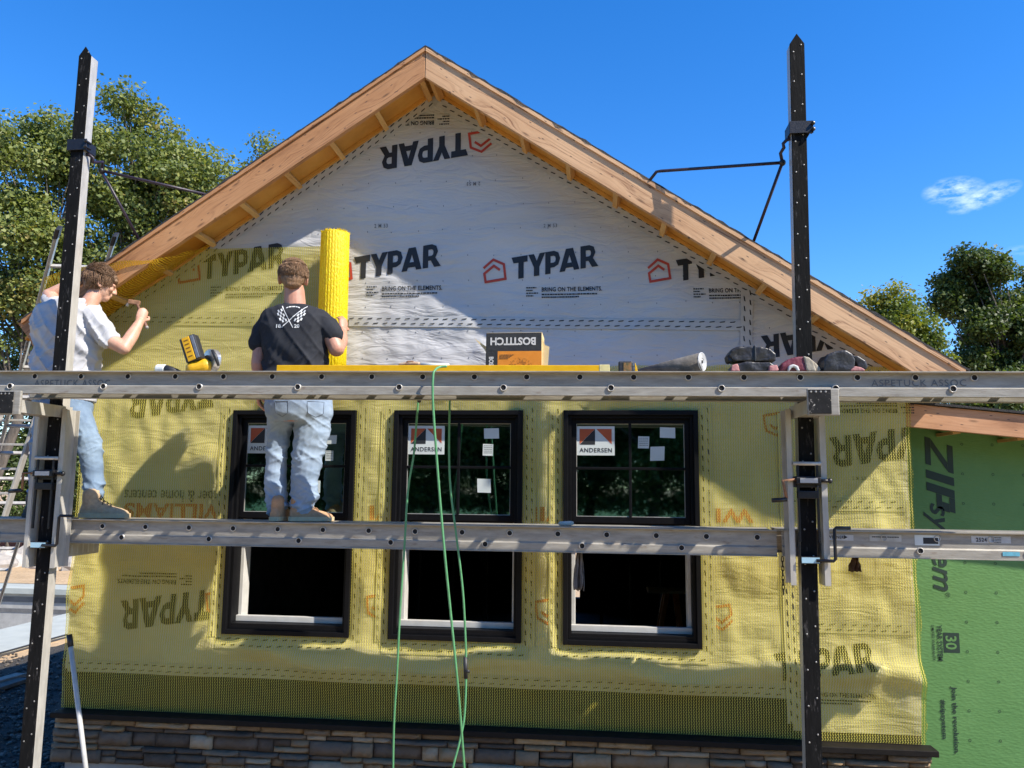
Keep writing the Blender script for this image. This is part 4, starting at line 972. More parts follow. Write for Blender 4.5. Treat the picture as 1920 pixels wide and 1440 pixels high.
p1 = on_roof(1219, 337); p1b = at(1231, 322, p1.y-.01); p2 = on_roof(1411, 458)
brace(pole_r, 'dark braces reaching from the right scaffold pole to the sunlit rake board', 3.995, 4.607, tuple(at(1467, 305, -.70)), [[p1b+(p1-p1b)*.0+V((.03, 0, .004)), p1b, p1], [p2]], 1)
q1 = on_roof(392, 366); q2 = on_roof(262, 452)
brace(pole_l, 'dark braces reaching from the left scaffold pole towards the left roof slope', -.868, 4.675, tuple(at(190, 320, -.66)), [[at(300, 345, (q1.y-.66)/2), q1], [q2]], -1)
# ================================================================== PEOPLE
def organic(name, mb, voxel, it, m, parent, post=None, fac=.5):
    me = mb.mesh('tmp', [m]); o = bpy.data.objects.new('tmp', me); S.collection.objects.link(o)
    r_ = o.modifiers.new('r', 'REMESH'); r_.mode = 'VOXEL'; r_.voxel_size = voxel; r_.adaptivity = 0
    if it: s_ = o.modifiers.new('s', 'SMOOTH'); s_.factor = fac; s_.iterations = it
    dg = bpy.context.evaluated_depsgraph_get(); new = bpy.data.meshes.new_from_object(o.evaluated_get(dg)); bpy.data.objects.remove(o)
    if post:
        nr = [v.normal.copy() for v in new.vertices]
        for v, n in zip(new.vertices, nr): v.co = post(v.co.copy(), n)
    off = wloc(parent)
    for v in new.vertices: v.co -= off
    new.materials.clear(); new.materials.append(m); new.polygons.foreach_set('use_smooth', [True]*len(new.polygons)); new.update()
    new.name = name; return link(bpy.data.objects.new(name, new), parent)
def skinmat(name, c):
    m, t, b = nodes(name); b.inputs['Roughness'].default_value = .5; b.inputs['Subsurface Weight'].default_value = .12; b.inputs['Subsurface Radius'].default_value = (.012, .005, .003)
    n = N(t, 'ShaderNodeTexNoise', Scale=22, Detail=5); L(t, coords(t), n.inputs['Vector']); L(t, ramp(t, n.outputs['Fac'], [(.3, tuple(x*y for x, y in zip(c, (.9, .78, .72)))), (.65, c)]), b.inputs['Base Color']); return m
SK1 = skinmat('fair_skin', (.58, .34, .24)); SK2 = skinmat('ruddy_skin', (.50, .26, .18))
def cloth(name, c1, c2, sc=8, weave=900, bump=.25, spots=None): return mat(name, c1, c2, sc, .85, bump=bump, bscale=weave, spots=spots, spec=.2, dist=.0006)
TEE_W = cloth('white_tee_cotton', (.50, .50, .51), (.44, .44, .46)); TEE_B = cloth('charcoal_tee_cotton', (.030, .032, .038), (.022, .023, .028))
JEAN1 = cloth('blue_denim', (.23, .31, .41), (.13, .19, .28), 5, spots=(7, .58, .75, (.30, .42, .52))); JEAN2 = cloth('washed_pale_denim', (.31, .39, .50), (.20, .27, .37), 5, spots=(9, .62, .78, (.46, .48, .48)))
BOOT_T = mat('tan_suede', (.50, .29, .16), (.38, .21, .11), 30, .85, bump=.2); SOLE_T = mat('pale_rubber_sole', (.62, .47, .28), (.52, .38, .22), 30, .7); BOOT_D = mat('darker_boot', (.06, .05, .045), (.04, .035, .03), 30, .7); BOOT_G = mat('tan_hiking_mesh', (.52, .38, .24), (.38, .27, .17), 40, .8, bump=.3)
def hairmat(name, c1, c2):
    m, t, b = nodes(name); b.inputs['Roughness'].default_value = .5
    n = N(t, 'ShaderNodeTexNoise', Scale=1.0, Detail=5, Roughness=.7, Distortion=.8); L(t, coords(t, (140, 140, 28)), n.inputs['Vector']); L(t, ramp(t, n.outputs['Fac'], [(.32, c2), (.66, c1)]), b.inputs['Base Color'])
    bp = N(t, 'ShaderNodeBump', Strength=.9, Distance=.006); L(t, n.outputs['Fac'], bp.inputs['Height']); L(t, bp.outputs[0], b.inputs['Normal']); return m
HAIR1 = hairmat('brown_hair', (.26, .145, .075), (.10, .055, .028)); HAIR2 = hairmat('sandy_brown_hair', (.30, .17, .085), (.11, .06, .03))
def ell(cx, py, hw, hd, Y, yaw=0, n=28, tilt=0, px=None):
    c = at(cx, py, Y); sc = (at(cx+1, py, Y)-c).length; w = hw*sc; out = []
    for k in range(n):
        t = 2*math.pi*k/n; a, b = math.cos(t), math.sin(t); e = .85
        x = w*math.copysign(abs(a)**e, a); y = hd*math.copysign(abs(b)**e, b)
        out.append(V((c.x+x*math.cos(yaw)-y*math.sin(yaw), c.y+x*math.sin(yaw)+y*math.cos(yaw), c.z+tilt*x)))
    return out
def pr(px, Y=-.55): return px*.00353*(abs(Y-CAM_P.y)/5.2)
def arm(mb, pts, rad): mb.limb([at(*p) for p in pts], [pr(r) for r in rad])
def hand(mb, c, f, n, s=1.0, curl=.5, thumb=1, tcurl=.3):
    """c wrist end of the palm, f towards the knuckles, n palm normal, thumb +1/-1 the side it leaves from"""
    f = V(f).normalized(); n = V(n); n = (n-f*n.dot(f)).normalized(); sd = f.cross(n)*thumb; c = V(c)
    mb.limb([c, c+f*.045*s, c+f*.085*s], [(.026*s, .017*s), (.037*s, .018*s), (.036*s, .015*s)], 14, flat=n)
    for k, (o, ln, r_) in enumerate(((.030, .98, .0092), (.010, 1.08, .0095), (-.010, 1.0, .0090), (-.029, .80, .0080))):
        p = c+f*(.084-.006*abs(k-1))*s+sd*o*s; pts = [p-f*.012*s, p]; a = curl*(.75+.08*k)
        for L_ in (.043, .027, .021):
            d = f*math.cos(a)+n*math.sin(a); p = p+d*L_*ln*s; pts.append(p); a += curl
        mb.limb(pts, [r_*s, r_*s, r_*.95*s, r_*.88*s, r_*.78*s], 10)
    p = c+f*.022*s+sd*.030*s; d = (sd*.62+f*.70+n*.35).normalized(); d2 = (f*.8+n*(.3+tcurl)-sd*.1).normalized()
    mb.limb([p-sd*.012*s, p+d*.038*s, p+d*.038*s+d2*.030*s, p+d*.038*s+d2*.052*s], [.013*s, .0115*s, .0105*s, .009*s], 10)
def head(mb, c, fw, up=(0, 0, 1), s=1.0):
    """skull, jaw, nose, brow, lips, ears, facing fw"""
    c = V(c); fw = V(fw).normalized(); up = V(up); up = (up-fw*up.dot(fw)).normalized(); sd = fw.cross(up)
    def E(o, r_, n=14):
        m_ = MB(); m_.sphere((0, 0, 0), 1, n, 10); cc = c+(sd*o[0]+fw*o[1]+up*o[2])*s
        mb.add([cc+(sd*v[0]*r_[0]+fw*v[1]*r_[1]+up*v[2]*r_[2])*s for v in m_.v], m_.f)
    E((0, -.012, .022), (.075, .094, .092), 20); E((0, .030, -.030), (.060, .062, .078), 18); E((0, .058, -.082), (.036, .034, .030)); E((0, .080, .012), (.058, .022, .018))
    m_ = MB(); mb.limb([c+(fw*.092+up*.012)*s, c+(fw*.106-up*.012)*s, c+(fw*.112-up*.030)*s], [.008*s, .0105*s, .0125*s], 10)
    for q in (-1, 1): E((q*.012, .098, -.034), (.009, .010, .007)); E((q*.034, .072, -.020), (.026, .022, .022)); E((q*.028, .086, .004), (.013, .008, .008))
    E((0, .092, -.055), (.023, .009, .006)); E((0, .089, -.066), (.020, .010, .007))
    for q in (-1, 1):
        e = c+(sd*q*.077-fw*.004-up*.008)*s
        pts = [e+(fw*.012*math.cos(t)*1.15+up*.030*math.sin(t)*(1 if math.sin(t) > 0 else .85)-fw*.006*math.sin(t)+sd*q*(.006+.006*(-math.cos(t))))*s for t in [2*math.pi*i/12 for i in range(13)]]
        mb.tube(pts, .0062*s, 8, False); E((q*.074, -.002, -.008), (.009, .014, .026))
    return c, fw, up, sd
def eyes(parent, c, fw, up, sd, s=1):
    w_ = mat('eye_white', (.75, .73, .70), None, 10, .2, bump=0); ir = mat('eye_iris', (.05, .07, .09), None, 10, .2, bump=0)
    for q in (-1, 1):
        p = c+(sd*q*.031+fw*.083-up*.006)*s; mb = MB(); mb.sphere(p, .0115*s, 12, 8); e = part('eye', mb, w_, parent, True)
        mb = MB(); mb.sphere(p+fw*.0085*s, (.0050*s,)*3, 10, 6); part('iris', mb, ir, e, True)
def boot(parent, heel, d, s, mu, ms, lace, shaft=.10):
    """heel: back of the sole on the plank; d: toe direction"""
    h = V(heel); d = V((d[0], d[1], 0)).normalized(); sd = V((d.y, -d.x, 0)); U = V((0, 0, 1)); b = None
    mb = MB(); rings = []
    prof = [(.004, .030, .075), (.02, .036, .105), (.06, .040, .125), (.10, .041, .122), (.13, .042, .105), (.17, .046, .085), (.21, .050, .072), (.25, .047, .062), (.28, .036, .050), (.297, .016, .036)]
    for u, w, ht in prof:
        rg = []
        for k in range(16):
            t = math.pi*k/15; rg.append(h+d*u*s+sd*w*math.cos(t)*s*(1 if math.sin(t) < .5 else .92)+U*(.022+(ht-.022)*math.sin(t)**.8)*s)
        rings.append(rg)
    mb.loft(rings); mb.limb([h+d*.062*s+U*.06*s, h+d*.060*s+U*(.12+shaft)*s], [(.042*s, .050*s), (.043*s, .054*s)], 18, flat=d)
    up_ = organic('boot', mb, .006, 3, mu, parent, lambda c, n: c+n*.002*noise.noise(c*40))
    mb = MB(); out = [(-.004, .026), (.01, .036), (.05, .042), (.10, .041), (.15, .046), (.20, .053), (.25, .050), (.285, .037), (.304, .014)]
    pts = [(u, w) for u, w in out]+[(u, -w) for u, w in out[::-1]]; n = len(pts)
    mb.loft([[h+d*u*s+sd*w*1.04*s+U*z*s for u, w in pts] for z in (0.001, .012, .026, .030)]); part('sole', mb, ms, up_, bevel=.003)
    mb = MB()
    for k in range(4):
        u = .118+.022*k; z = .122-.012*k; mb.tube([h+d*u*s-sd*.026*s+U*(z-.010)*s, h+d*(u-.004)*s+U*(z+.005)*s, h+d*(u+.012)*s+sd*.026*s+U*(z-.012)*s], .0028*s, 6)
    mb.tube([h+d*.115*s+U*.128*s, h+d*.13*s+sd*.03*s+U*.142*s, h+d*.155*s+sd*.045*s+U*.118*s, h+d*.15*s+sd*.05*s+U*.085*s], .0028*s, 6)
    part('laces', mb, lace, up_, True); return up_
def folds(amp, hz, centers, seed):
    """cloth folds: mostly level creases, strongest round the given heights"""
    def f(c, n):
        k = .25
        for z0, w, g in centers: k += g*math.exp(-((c.z-z0)/w)**2)
        a = noise.noise(V((c.x*7+seed, c.y*6, c.z*hz+c.x*6))); b = abs(noise.noise(V((c.x*9, c.y*8+seed, c.z*hz*.7-c.x*9))))
        rd = (1-abs(noise.noise(V((c.x*6+c.z*3, c.y*5+seed, c.z*hz*.85+c.x*8+2.3)))))**5; r2 = (1-abs(noise.noise(V((c.x*11-c.z*5, c.y*9, c.z*hz*1.5-c.x*11+seed)))))**6
        return c+n*amp*k*(a*.55+(.25-b)*.5+rd*.75+r2*.4-.35)
    return f
def strands(hair, m, c, fw, up, sd, s, n, seed, flow, face=.5, length=.05):
    r = random.Random(seed); mb = MB()
    while n > 0:
        d = V((r.gauss(0, 1), r.gauss(0, 1), r.gauss(0, 1))).normalized(); a, b, e = d.dot(sd), d.dot(fw), d.dot(up)
        if e < -.62 or (b > face and e < .45) or (e < -.1 and b > .15): continue
        n -= 1; nap = 1 if e > -.2 else .86
        p = c+(up*.034-fw*.016)*s+(sd*a*.080*nap+fw*b*.094*nap+up*e*.086)*s
        t = (flow(a, b, e)+sd*r.uniform(-.55, .55)+fw*r.uniform(-.4, .4)+up*r.uniform(-.25, .25)); t = (t-d*t.dot(d)).normalized(); ln = length*r.uniform(.6, 1.25)*s; q = r.uniform(.006, .013)*s; k = d.cross(t)*r.uniform(-.25, .25)
        mb.tube([p, p+d*q+t*ln*.3, p+d*q*1.25+(t+k*.5)*ln*.65, p+d*q*r.uniform(.7, 1.5)+(t+k)*ln], [.0019*s, .0018*s, .0014*s, .0005*s], 4, False)
    return part('hair_strands', mb, m, hair, True)
# ---- the worker in the charcoal shirt, seen from behind
Y2 = -.55
p2 = thing('person', at(548, 975, Y2), 'man in charcoal tee and pale jeans, back turned, holding the yellow roll', 'person')
b = MB()
hc = at(550, 524, Y2-.005); hinfo = head(b, hc, (-.30, .95, -.05), s=1.09)
b.limb([at(552, 545, Y2), at(553, 585, Y2)], [(.069, .066), (.080, .070)], 18, flat=(0, 1, 0))
b.loft([ell(*r_, Y2) for r_ in ((553, 574, 22, .055), (552, 590, 40, .075), (552, 612, 50, .10), (555, 660, 52, .12), (557, 705, 52, .12), (559, 745, 55, .125), (560, 775, 56, .13), (560, 792, 48, .12))])
arm(b, [(510, 606, Y2), (490, 636, Y2), (484, 682, Y2-.01), (485, 728, Y2+.02)], [12, 13.5, 13.5, 9.0])
hand(b, at(485, 729, Y2+.02), (.03, .10, -1), (1, .3, 0), 1.0, .42, 1)
arm(b, [(594, 606, Y2), (620, 628, Y2-.01), (631, 654, Y2-.02)], [13, 16.5, 15.5]); arm(b, [(631, 654, Y2-.02), (638, 640, Y2+.09), (642, 622, Y2+.165)], [15, 15, 9.5])
hand(b, at(642.5, 621, Y2+.168), (-.12, .42, .9), (-.75, .65, 0), 1.0, .36, -1)
for pts, rd in (([(532, 778, Y2), (523, 850, Y2-.01), (521, 935, Y2)], [15, 10, 8]), ([(586, 778, Y2), (574, 855, Y2-.01), (568, 935, Y2)], [18, 12, 9])): arm(b, pts, rd)
organic('body', b, .0056, 2, SK2, p2)
eyes(p2, *hinfo)
h_ = MB(); c, f_, u_, s_ = hinfo
for o, r_ in (((0, -.018, .038), (.084, .099, .086)), ((0, -.052, -.012), (.074, .056, .062)), ((0, -.058, -.048), (.058, .040, .034)), ((.045, -.01, .012), (.042, .062, .052)), ((-.045, -.01, .012), (.042, .062, .052)), ((0, .05, .075), (.058, .045, .036))):
    m_ = MB(); m_.sphere((0, 0, 0), 1, 18, 12); h_.add([c+(s_*(v[0]*r_[0]+o[0])+f_*(v[1]*r_[1]+o[1])+u_*(v[2]*r_[2]+o[2]))*1.09 for v in m_.v], m_.f)
for k in range(150):      # locks
    a = rnd.uniform(0, 2*math.pi); e = rnd.uniform(-.25, 1.3); dd = (s_*math.cos(a)*math.cos(e)+f_*math.sin(a)*math.cos(e)*1.0+u_*math.sin(e))
    if dd.dot(f_) > .55: continue
    pp = c+u_*.036-f_*.018+V((dd.dot(s_)*.092*s_+dd.dot(f_)*.105*f_+dd.dot(u_)*.093*u_)); sw = (s_*rnd.uniform(-.6, .6)+u_*rnd.uniform(-.9, -.1)+f_*rnd.uniform(-.3, .3)); sw = (sw-dd*sw.dot(dd)).normalized()
    h_.limb([pp-sw*.012, pp+dd*.004, pp+sw*.018+dd*.004], [.007, .006, .003], 6)
hr_ = organic('hair', h_, .0042, 2, HAIR2, p2, lambda c, n: c-n*.002+n*.003*noise.noise(V((c.x*70, c.y*70, c.z*45))))
strands(hr_, HAIR2, *hinfo, 1.09, 2600, 5, lambda a, b, e: (hinfo[1]*.7+hinfo[3]*.5 if e > .55 else hinfo[2]*-1.0), .55, .024)
t = MB()
t.loft([ell(*r_, Y2) for r_ in ((553, 572.5, 26, .072), (553, 577, 42, .088), (552, 584, 57, .102), (552, 596, 65, .120), (552, 616, 65, .137), (554, 640, 60.5, .142), (556, 665, 58, .142), (557, 690, 58.5, .142), (558, 715, 60, .147), (559, 750, 62, .152))])
arm(t, [(506, 598, Y2), (493, 620, Y2), (486, 642, Y2)], [20, 20, 19]); arm(t, [(598, 598, Y2), (615, 613, Y2-.005), (624, 627, Y2-.01)], [21, 22, 20.5])
shirt = organic('tee_shirt', t, .008, 4, TEE_B, p2, folds(.022, 9, [(at(550, 690, Y2).z, .14, .9), (at(550, 600, Y2).z, .08, .3)], 3.1))
j = MB()
j.loft([ell(*r_, Y2) for r_ in ((559, 738, 59, .142), (560, 760, 62, .152), (561, 778, 61, .150), (561, 792, 54, .135))])
arm(j, [(530, 775, Y2), (522, 812, Y2), (519, 855, Y2-.012), (516, 900, Y2-.005), (518, 938, Y2), (519, 955, Y2+.005)], [30, 22.5, 19.5, 20.5, 21.5, 19])
arm(j, [(587, 772, Y2), (586, 805, Y2), (577, 855, Y2-.012), (571, 900, Y2-.005), (570, 933, Y2), (568, 951, Y2+.005)], [35, 34, 28, 26, 24.5, 21])
jz = [(at(550, 850, Y2).z, .10, .9), (at(550, 945, Y2).z, .10, 1.7), (at(550, 800, Y2).z, .05, .6)]
jeans = organic('jeans', j, .007, 3, JEAN2, p2, folds(.015, 17, jz, 7.7))
bt = BVHTree.FromPolygons([v.co+wloc(jeans) for v in jeans.data.vertices], [tuple(p.vertices) for p in jeans.data.polygons])
def project(bvh, mb, pts, fs, off=.0025):
    out = []
    for p in pts:
        h = bvh.ray_cast(V((p[0], -3, p[1])), V((0, 1, 0))); out.append((p[0], (h[0].y if h[0] else Y2)-off, p[1]))
    mb.add(out, fs)
mb = MB()
for cx in (588, 528):
    w_ = 13
    ol = [(cx-w_, 752), (cx+w_, 752), (cx+w_-1, 774), (cx, 781), (cx-w_+1, 774)]; P3 = [at(x, y, Y2-.15) for x, y in ol]
    for a_, b_ in zip(P3, P3[1:]+P3[:1]):
        pts = [a_.lerp(b_, k/6) for k in range(7)]; rr = []
        for p in pts:
            h = bt.ray_cast(V((p.x, -3, p.z)), V((0, 1, 0))); rr.append(V((p.x, (h[0].y if h[0] else Y2-.15)-.001, p.z)))
        mb.tube(rr, .0022, 5)
part('pocket_seams', mb, cloth('dark_seam', (.16, .2, .26), (.12, .15, .2)), jeans, True)
boot(p2, at(512, 979, Y2-.05)*1, (.25, .97), .98, BOOT_T, SOLE_T, BOOT_T, .02) if False else None
zt = 2.1085
hb = at(516, 979, Y2-.07); boot(p2, (hb.x, -.655, zt), (.05, 1.0), .96, BOOT_T, SOLE_T, BOOT_T, .02)
hb = at(543, 978, Y2-.02); boot(p2, (hb.x+.005, -.60, zt), (.88, .38), .97, BOOT_T, SOLE_T, BOOT_T, .02)
# print on the back: two crossed checkered flags
bs = BVHTree.FromPolygons([v.co+wloc(shirt) for v in shirt.data.vertices], [tuple(p.vertices) for p in shirt.data.polygons])
mb = MB(); Ysh = Y2-.14
def wp(px, py): p = at(px, py, Ysh); return (p.x, p.z)
def quad(px4):
    vs, fs = split2([wp(*p) for p in px4], [(0, 1, 2, 3)], .012); project(bs, mb, vs, fs)
def lin(a, b_, w):
    d = V((b_[0]-a[0], b_[1]-a[1])).normalized(); n = V((-d.y, d.x))*w/2; quad([(a[0]+n.x, a[1]+n.y), (b_[0]+n.x, b_[1]+n.y), (b_[0]-n.x, b_[1]-n.y), (a[0]-n.x, a[1]-n.y)])
lin((525, 571), (549, 614), 1.5); lin((571, 571), (528, 614), 1.5)
for sgn, cx in ((-1, 522), (1, 566)):
    for i in range(4):
        for k in range(5):
            if (i+k) % 2: continue
            ax = V((sgn*2.9, 1.0)); ay = V((-sgn*2.4, 4.9)); o = V((cx-(-sgn)*(-3)-sgn*1, 577))+ax*i+ay*k
            quad([tuple(o), tuple(o+ax), tuple(o+ax+ay), tuple(o+ay)])
for s_t, cx in (('18', 522), ('20', 556)):
    vs, fs = curve_text(s_t, .03); x, z = wp(cx, 611); project(bs, mb, [(x+a*.036, z+b_*.026) for a, b_ in vs], fs)
vs, fs = bars(11); x, z = wp(546, 573.5)
project(bs, mb, [(x+a*.095, z+b_*.008+.012*(1-4*a*a)-.006) for a, b_ in vs], fs)
part('flag_print', mb, M['white_print'], shirt)
# ---- the worker in the white shirt, reaching up to fix the net
Y1 = -.52
p1_ = thing('person', at(120, 972, Y1), 'young man in white tee and blue jeans, fastening the net with a hammer', 'person')
b = MB()
hc = at(187, 532, Y1+.05); hinfo = head(b, hc, (.74, .62, -.24), (.2, .1, 1), s=1.04)
b.limb([at(184, 545, Y1+.05), at(172, 562, Y1+.02), at(158, 585, Y1)], [(.056, .056), (.056, .058), (.07, .066)], 18, flat=(0, 1, 0))
b.loft([ell(*r_, Y1, .35) for r_ in ((142, 562, 24, .06), (130, 575, 45, .09), (127, 600, 50, .11), (126, 650, 47, .115), (120, 700, 45, .11), (117, 745, 45, .115), (118, 775, 45, .12), (118, 792, 38, .11))])
arm(b, [(174, 592, Y1+.02), (203, 636, Y1-.02), (232, 653, Y1-.01)], [19, 16.5, 13]); arm(b, [(232, 653, Y1-.01), (247, 630, Y1+.06), (262, 604, Y1+.13)], [13, 13, 8.8])
fist = at(261, 605, Y1+.13); hand(b, fist, (.10, .25, 1), (-.55, .85, .15), 1.0, 1.12, -1, .7)
arm(b, [(100, 566, Y1+.02), (92, 553, Y1+.05)], [15, 13]); arm(b, [(92, 553, Y1+.05), (122, 537, Y1+.08), (150, 520, Y1+.15)], [12.5, 10.5, 8.5])
hand(b, at(151, 519, Y1+.13), (.8, .35, .5), (.3, .9, 0), .95, .3, 1)
for pts, rd in (([(140, 778, Y1), (167, 845, Y1), (177, 930, Y1)], [15, 11, 8]), ([(95, 780, Y1), (78, 850, Y1), (68, 930, Y1+.02)], [15, 11, 8])): arm(b, pts, rd)
organic('body', b, .0056, 2, SK1, p1_)
eyes(p1_, *hinfo)
h_ = MB(); c, f_, u_, s_ = hinfo
for o, r_ in (((0, -.014, .038), (.086, .102, .088)), ((0, -.050, -.008), (.074, .058, .064)), ((0, -.058, -.040), (.056, .040, .030)), ((.05, .0, .014), (.038, .056, .046)), ((-.05, .0, .014), (.038, .056, .046)), ((.0, .066, .068), (.066, .042, .034)), ((.03, .086, .048), (.034, .024, .022)), ((-.03, .086, .048), (.034, .024, .022))):
    m_ = MB(); m_.sphere((0, 0, 0), 1, 18, 12); h_.add([c+s_*(v[0]*r_[0]+o[0])+f_*(v[1]*r_[1]+o[1])+u_*(v[2]*r_[2]+o[2]) for v in m_.v], m_.f)
for k in range(170):
    a = rnd.uniform(0, 2*math.pi); e = rnd.uniform(-.2, 1.3); dd = (s_*math.cos(a)*math.cos(e)+f_*math.sin(a)*math.cos(e)+u_*math.sin(e))
    pp = c+u_*.036-f_*.012+(dd.dot(s_)*.085*s_+dd.dot(f_)*.100*f_+dd.dot(u_)*.087*u_); sw = (f_*.5-u_*.6+s_*rnd.uniform(-.5, .5)); sw = (sw-dd*sw.dot(dd)).normalized()
    h_.limb([pp-sw*.018, pp+dd*.004, pp+sw*.024+dd*.002], [.007, .007, .003], 6)
hr_ = organic('hair', h_, .0042, 2, HAIR1, p1_, lambda c, n: c-n*.002+n*.003*noise.noise(V((c.x*70, c.y*70, c.z*40))))
strands(hr_, HAIR1, *hinfo, 1.04, 2600, 6, lambda a, b, e: (hinfo[1]*1.0-hinfo[2]*.25 if e > .3 else hinfo[1]*.35-hinfo[2]*.9), .72, .055)
t = MB()
t.loft([ell(*r_, Y1, .35) for r_ in ((148, 562, 24, .070), (140, 567, 40, .095), (130, 578, 52, .115), (127, 598, 56, .132), (129, 625, 57, .140), (128, 650, 55, .142), (124, 680, 53, .140), (119, 715, 52, .138), (118, 752, 51, .140))])
arm(t, [(170, 590, Y1+.02), (188, 614, Y1-.005), (201, 635, Y1-.02)], [23, 23.5, 20.5]); arm(t, [(104, 574, Y1+.02), (93, 563, Y1+.04)], [21, 17])
organic('tee_shirt', t, .008, 4, TEE_W, p1_, folds(.030, 8, [(at(120, 680, Y1).z, .16, .9), (at(120, 620, Y1).z, .10, .6)], 9.2))
j = MB()
j.loft([ell(*r_, Y1, .3) for r_ in ((118, 740, 47, .132), (118, 765, 48, .140), (118, 785, 44, .130))])
arm(j, [(142, 775, Y1), (160, 815, Y1), (170, 848, Y1-.01), (174, 890, Y1), (178, 915, Y1), (178, 926, Y1)], [29, 25, 22, 19.5, 19, 17])
arm(j, [(94, 778, Y1), (82, 825, Y1), (77, 860, Y1-.01), (72, 900, Y1), (70, 936, Y1+.02)], [28, 22.5, 20, 18.5, 17])
organic('jeans', j, .007, 3, JEAN1, p1_, folds(.014, 17, [(at(150, 830, Y1).z, .10, .9), (at(150, 920, Y1).z, .07, 1.5)], 2.2))
hb = at(156, 972, Y1-.05); boot(p1_, (hb.x-.015, -.585, zt), (.96, .20), 1.08, BOOT_G, SOLE_T, M['ink'], .03)
hb = at(66, 972, Y1); boot(p1_, (hb.x, -.62, zt-.004), (.10, 1), .98, BOOT_D, BOOT_D, M['ink'], .03)  # second boot of the pair, in a darker colour
# hammer tacker in his fist
ht = thing('hammer_tacker', fist, 'worn hammer tacker gripped in the fist of the worker in white', 'hammer')
a_, b_ = at(275, 613, Y1+.145), at(258, 572, Y1+.215)
kn = fist+V((.010, .045, .085)); dd = (b_-a_).normalized()
mb = MB(); mb.limb([a_, a_.lerp(b_, .5), b_], [(.011, .013), (.010, .012), (.010, .011)], 12, flat=(0, 1, 0)); part('handle', mb, mat('worn_grip', (.20, .10, .06), (.10, .05, .035), 40, .6), ht, True)
hd_ = at(254, 567, Y1+.225); mb = MB(); mb.beam(hd_+V((-.05, -.01, .005)), hd_+V((.03, .012, -.004)), .03, .034); part('head', mb, M['rust'], ht, bevel=.005)
mb = MB(); mb.tube([hd_+V((-.048, -.01, -.006)), hd_+V((-.062, -.005, -.026))], .011, 10); part('strike_plate', mb, M['alu_bright'], ht)
mb = MB(); mb.sphere(a_-dd*.006, .014, 10, 8); part('butt_cap', mb, M['rivet'], ht)
# ================================================================== THINGS ON THE SCAFFOLD
ZB = 3.022
def bz(x): return 3.033+(2.994-3.033)*(x+.99)/6.61
YEL = mat('yellow_enamel', (.75, .42, .005), (.68, .36, .004), 20, .35, bump=.03); YEL2 = mat('yellow_tool_plastic', (.72, .40, .01), (.62, .33, .01), 25, .45, bump=.05)
BLKP = mat('black_tool_plastic', (.03, .03, .032), (.02, .02, .02), 40, .5); CHROME = mat('scuffed_chrome', (.62, .62, .62), (.4, .4, .4), 40, .3, metal=.8)
# roll of net
rx, ry, rr_ = .787, -.175, .105; z0r, z1r = 2.98, 4.215
rl = thing('net_roll', (rx, ry, z0r), 'upright roll of bright yellow drainage net held against the gable', 'roll of netting')
mb = MB(); n = 120; rings = []
for zz, k in ((z0r, 1), (z0r+.4, 1.01), (z0r+.8, 1.0), (z1r-.012, .985), (z1r, .95)):
    rings.append([(rx+(-.021 if zz > 3.9 else 0)*0+.018*(3.7-zz)*.5+math.cos(2*math.pi*i/n)*rr_*k*(1+.022*math.sin(i*math.pi/2)), ry+math.sin(2*math.pi*i/n)*rr_*.95*k*(1+.022*math.sin(i*math.pi/2)), zz+.004*nz3(i*.9, zz*9)) for i in range(n)])
mb.loft(rings); part('roll_body', mb, M['roll'], rl, True)
mb = MB(); r9 = random.Random(4)
xo = rx+.018*(3.7-z1r)*.5
for i in range(260):
    a = r9.uniform(0, 2*math.pi); q = rr_*math.sqrt(r9.uniform(.35, 1)); c = V((xo+math.cos(a)*q, ry+math.sin(a)*q*.95, z1r-.006)); mb.tube([c, c+V((r9.uniform(-.006, .006), r9.uniform(-.006, .006), r9.uniform(.010, .022)))], .0016, 4)
part('frayed_edge', mb, M['roll'], rl)
# spirit level
a_ = at(520, 689.5, -1.14); b_ = at(1143, 687.5, -1.14)
lv = thing('spirit_level', ((a_.x+b_.x)/2, -1.14, ZB), 'long yellow spirit level lying along the upper scaffold plank', 'spirit level')
def zl(x): return bz(x)+.001
mb = MB(); mb.beam((a_.x, -1.14, zl(a_.x)+.0235), (b_.x-.06, -1.14, zl(b_.x)+.0235), .026, .045); part('level_body', mb, YEL, lv, bevel=.003)
mb = MB(); mb.beam((b_.x-.06, -1.14, zl(b_.x)+.0235), (b_.x, -1.14, zl(b_.x)+.0235), .030, .050); part('end_cap', mb, mat('pale_yellow_cap', (.78, .66, .30), None, 20, .4), lv, bevel=.003)
a2 = at(1146, 690, -1.13); b2 = at(1158, 691, -1.13)
# nail box
bx = thing('nail_box', (2.22, -.93, bz(2.2)), 'torn black and orange cardboard nail box standing upside down', 'cardboard box')
A_, B_ = at(912, 624, -1.0), at(1016, 690, -1.0); zb0 = bz(2.2)+.001
KRAFT = mat('kraft_card', (.72, .55, .28), (.62, .46, .22), 20, .8); BBLK = mat('printed_black_card', (.035, .033, .03), (.025, .024, .022), 30, .5); BORG = mat('printed_orange_card', (.72, .25, .02), (.64, .21, .015), 20, .5, bump=.02)
mb = MB(); mb.box((A_.x, -.998, zb0), (B_.x, -.80, A_.z)); part('carton', mb, KRAFT, bx, bevel=.002)
zm = at(960, 658, -1.0).z
mb = MB(); mb.box((A_.x-.001, -1.0015, zm), (B_.x-.003, -.9985, A_.z-.002)); part('upper_panel', mb, BBLK, bx)
xm = at(933, 670, -1.0).x
mb = MB(); mb.box((A_.x-.002, -1.0015, zb0), (xm, -.9985, zm-.001)); part('side_panel', mb, BBLK, bx)
mb = MB(); mb.box((xm+.0005, -1.0015, zb0), (B_.x-.002, -.9985, zm-.0015)); part('orange_panel', mb, BORG, bx)
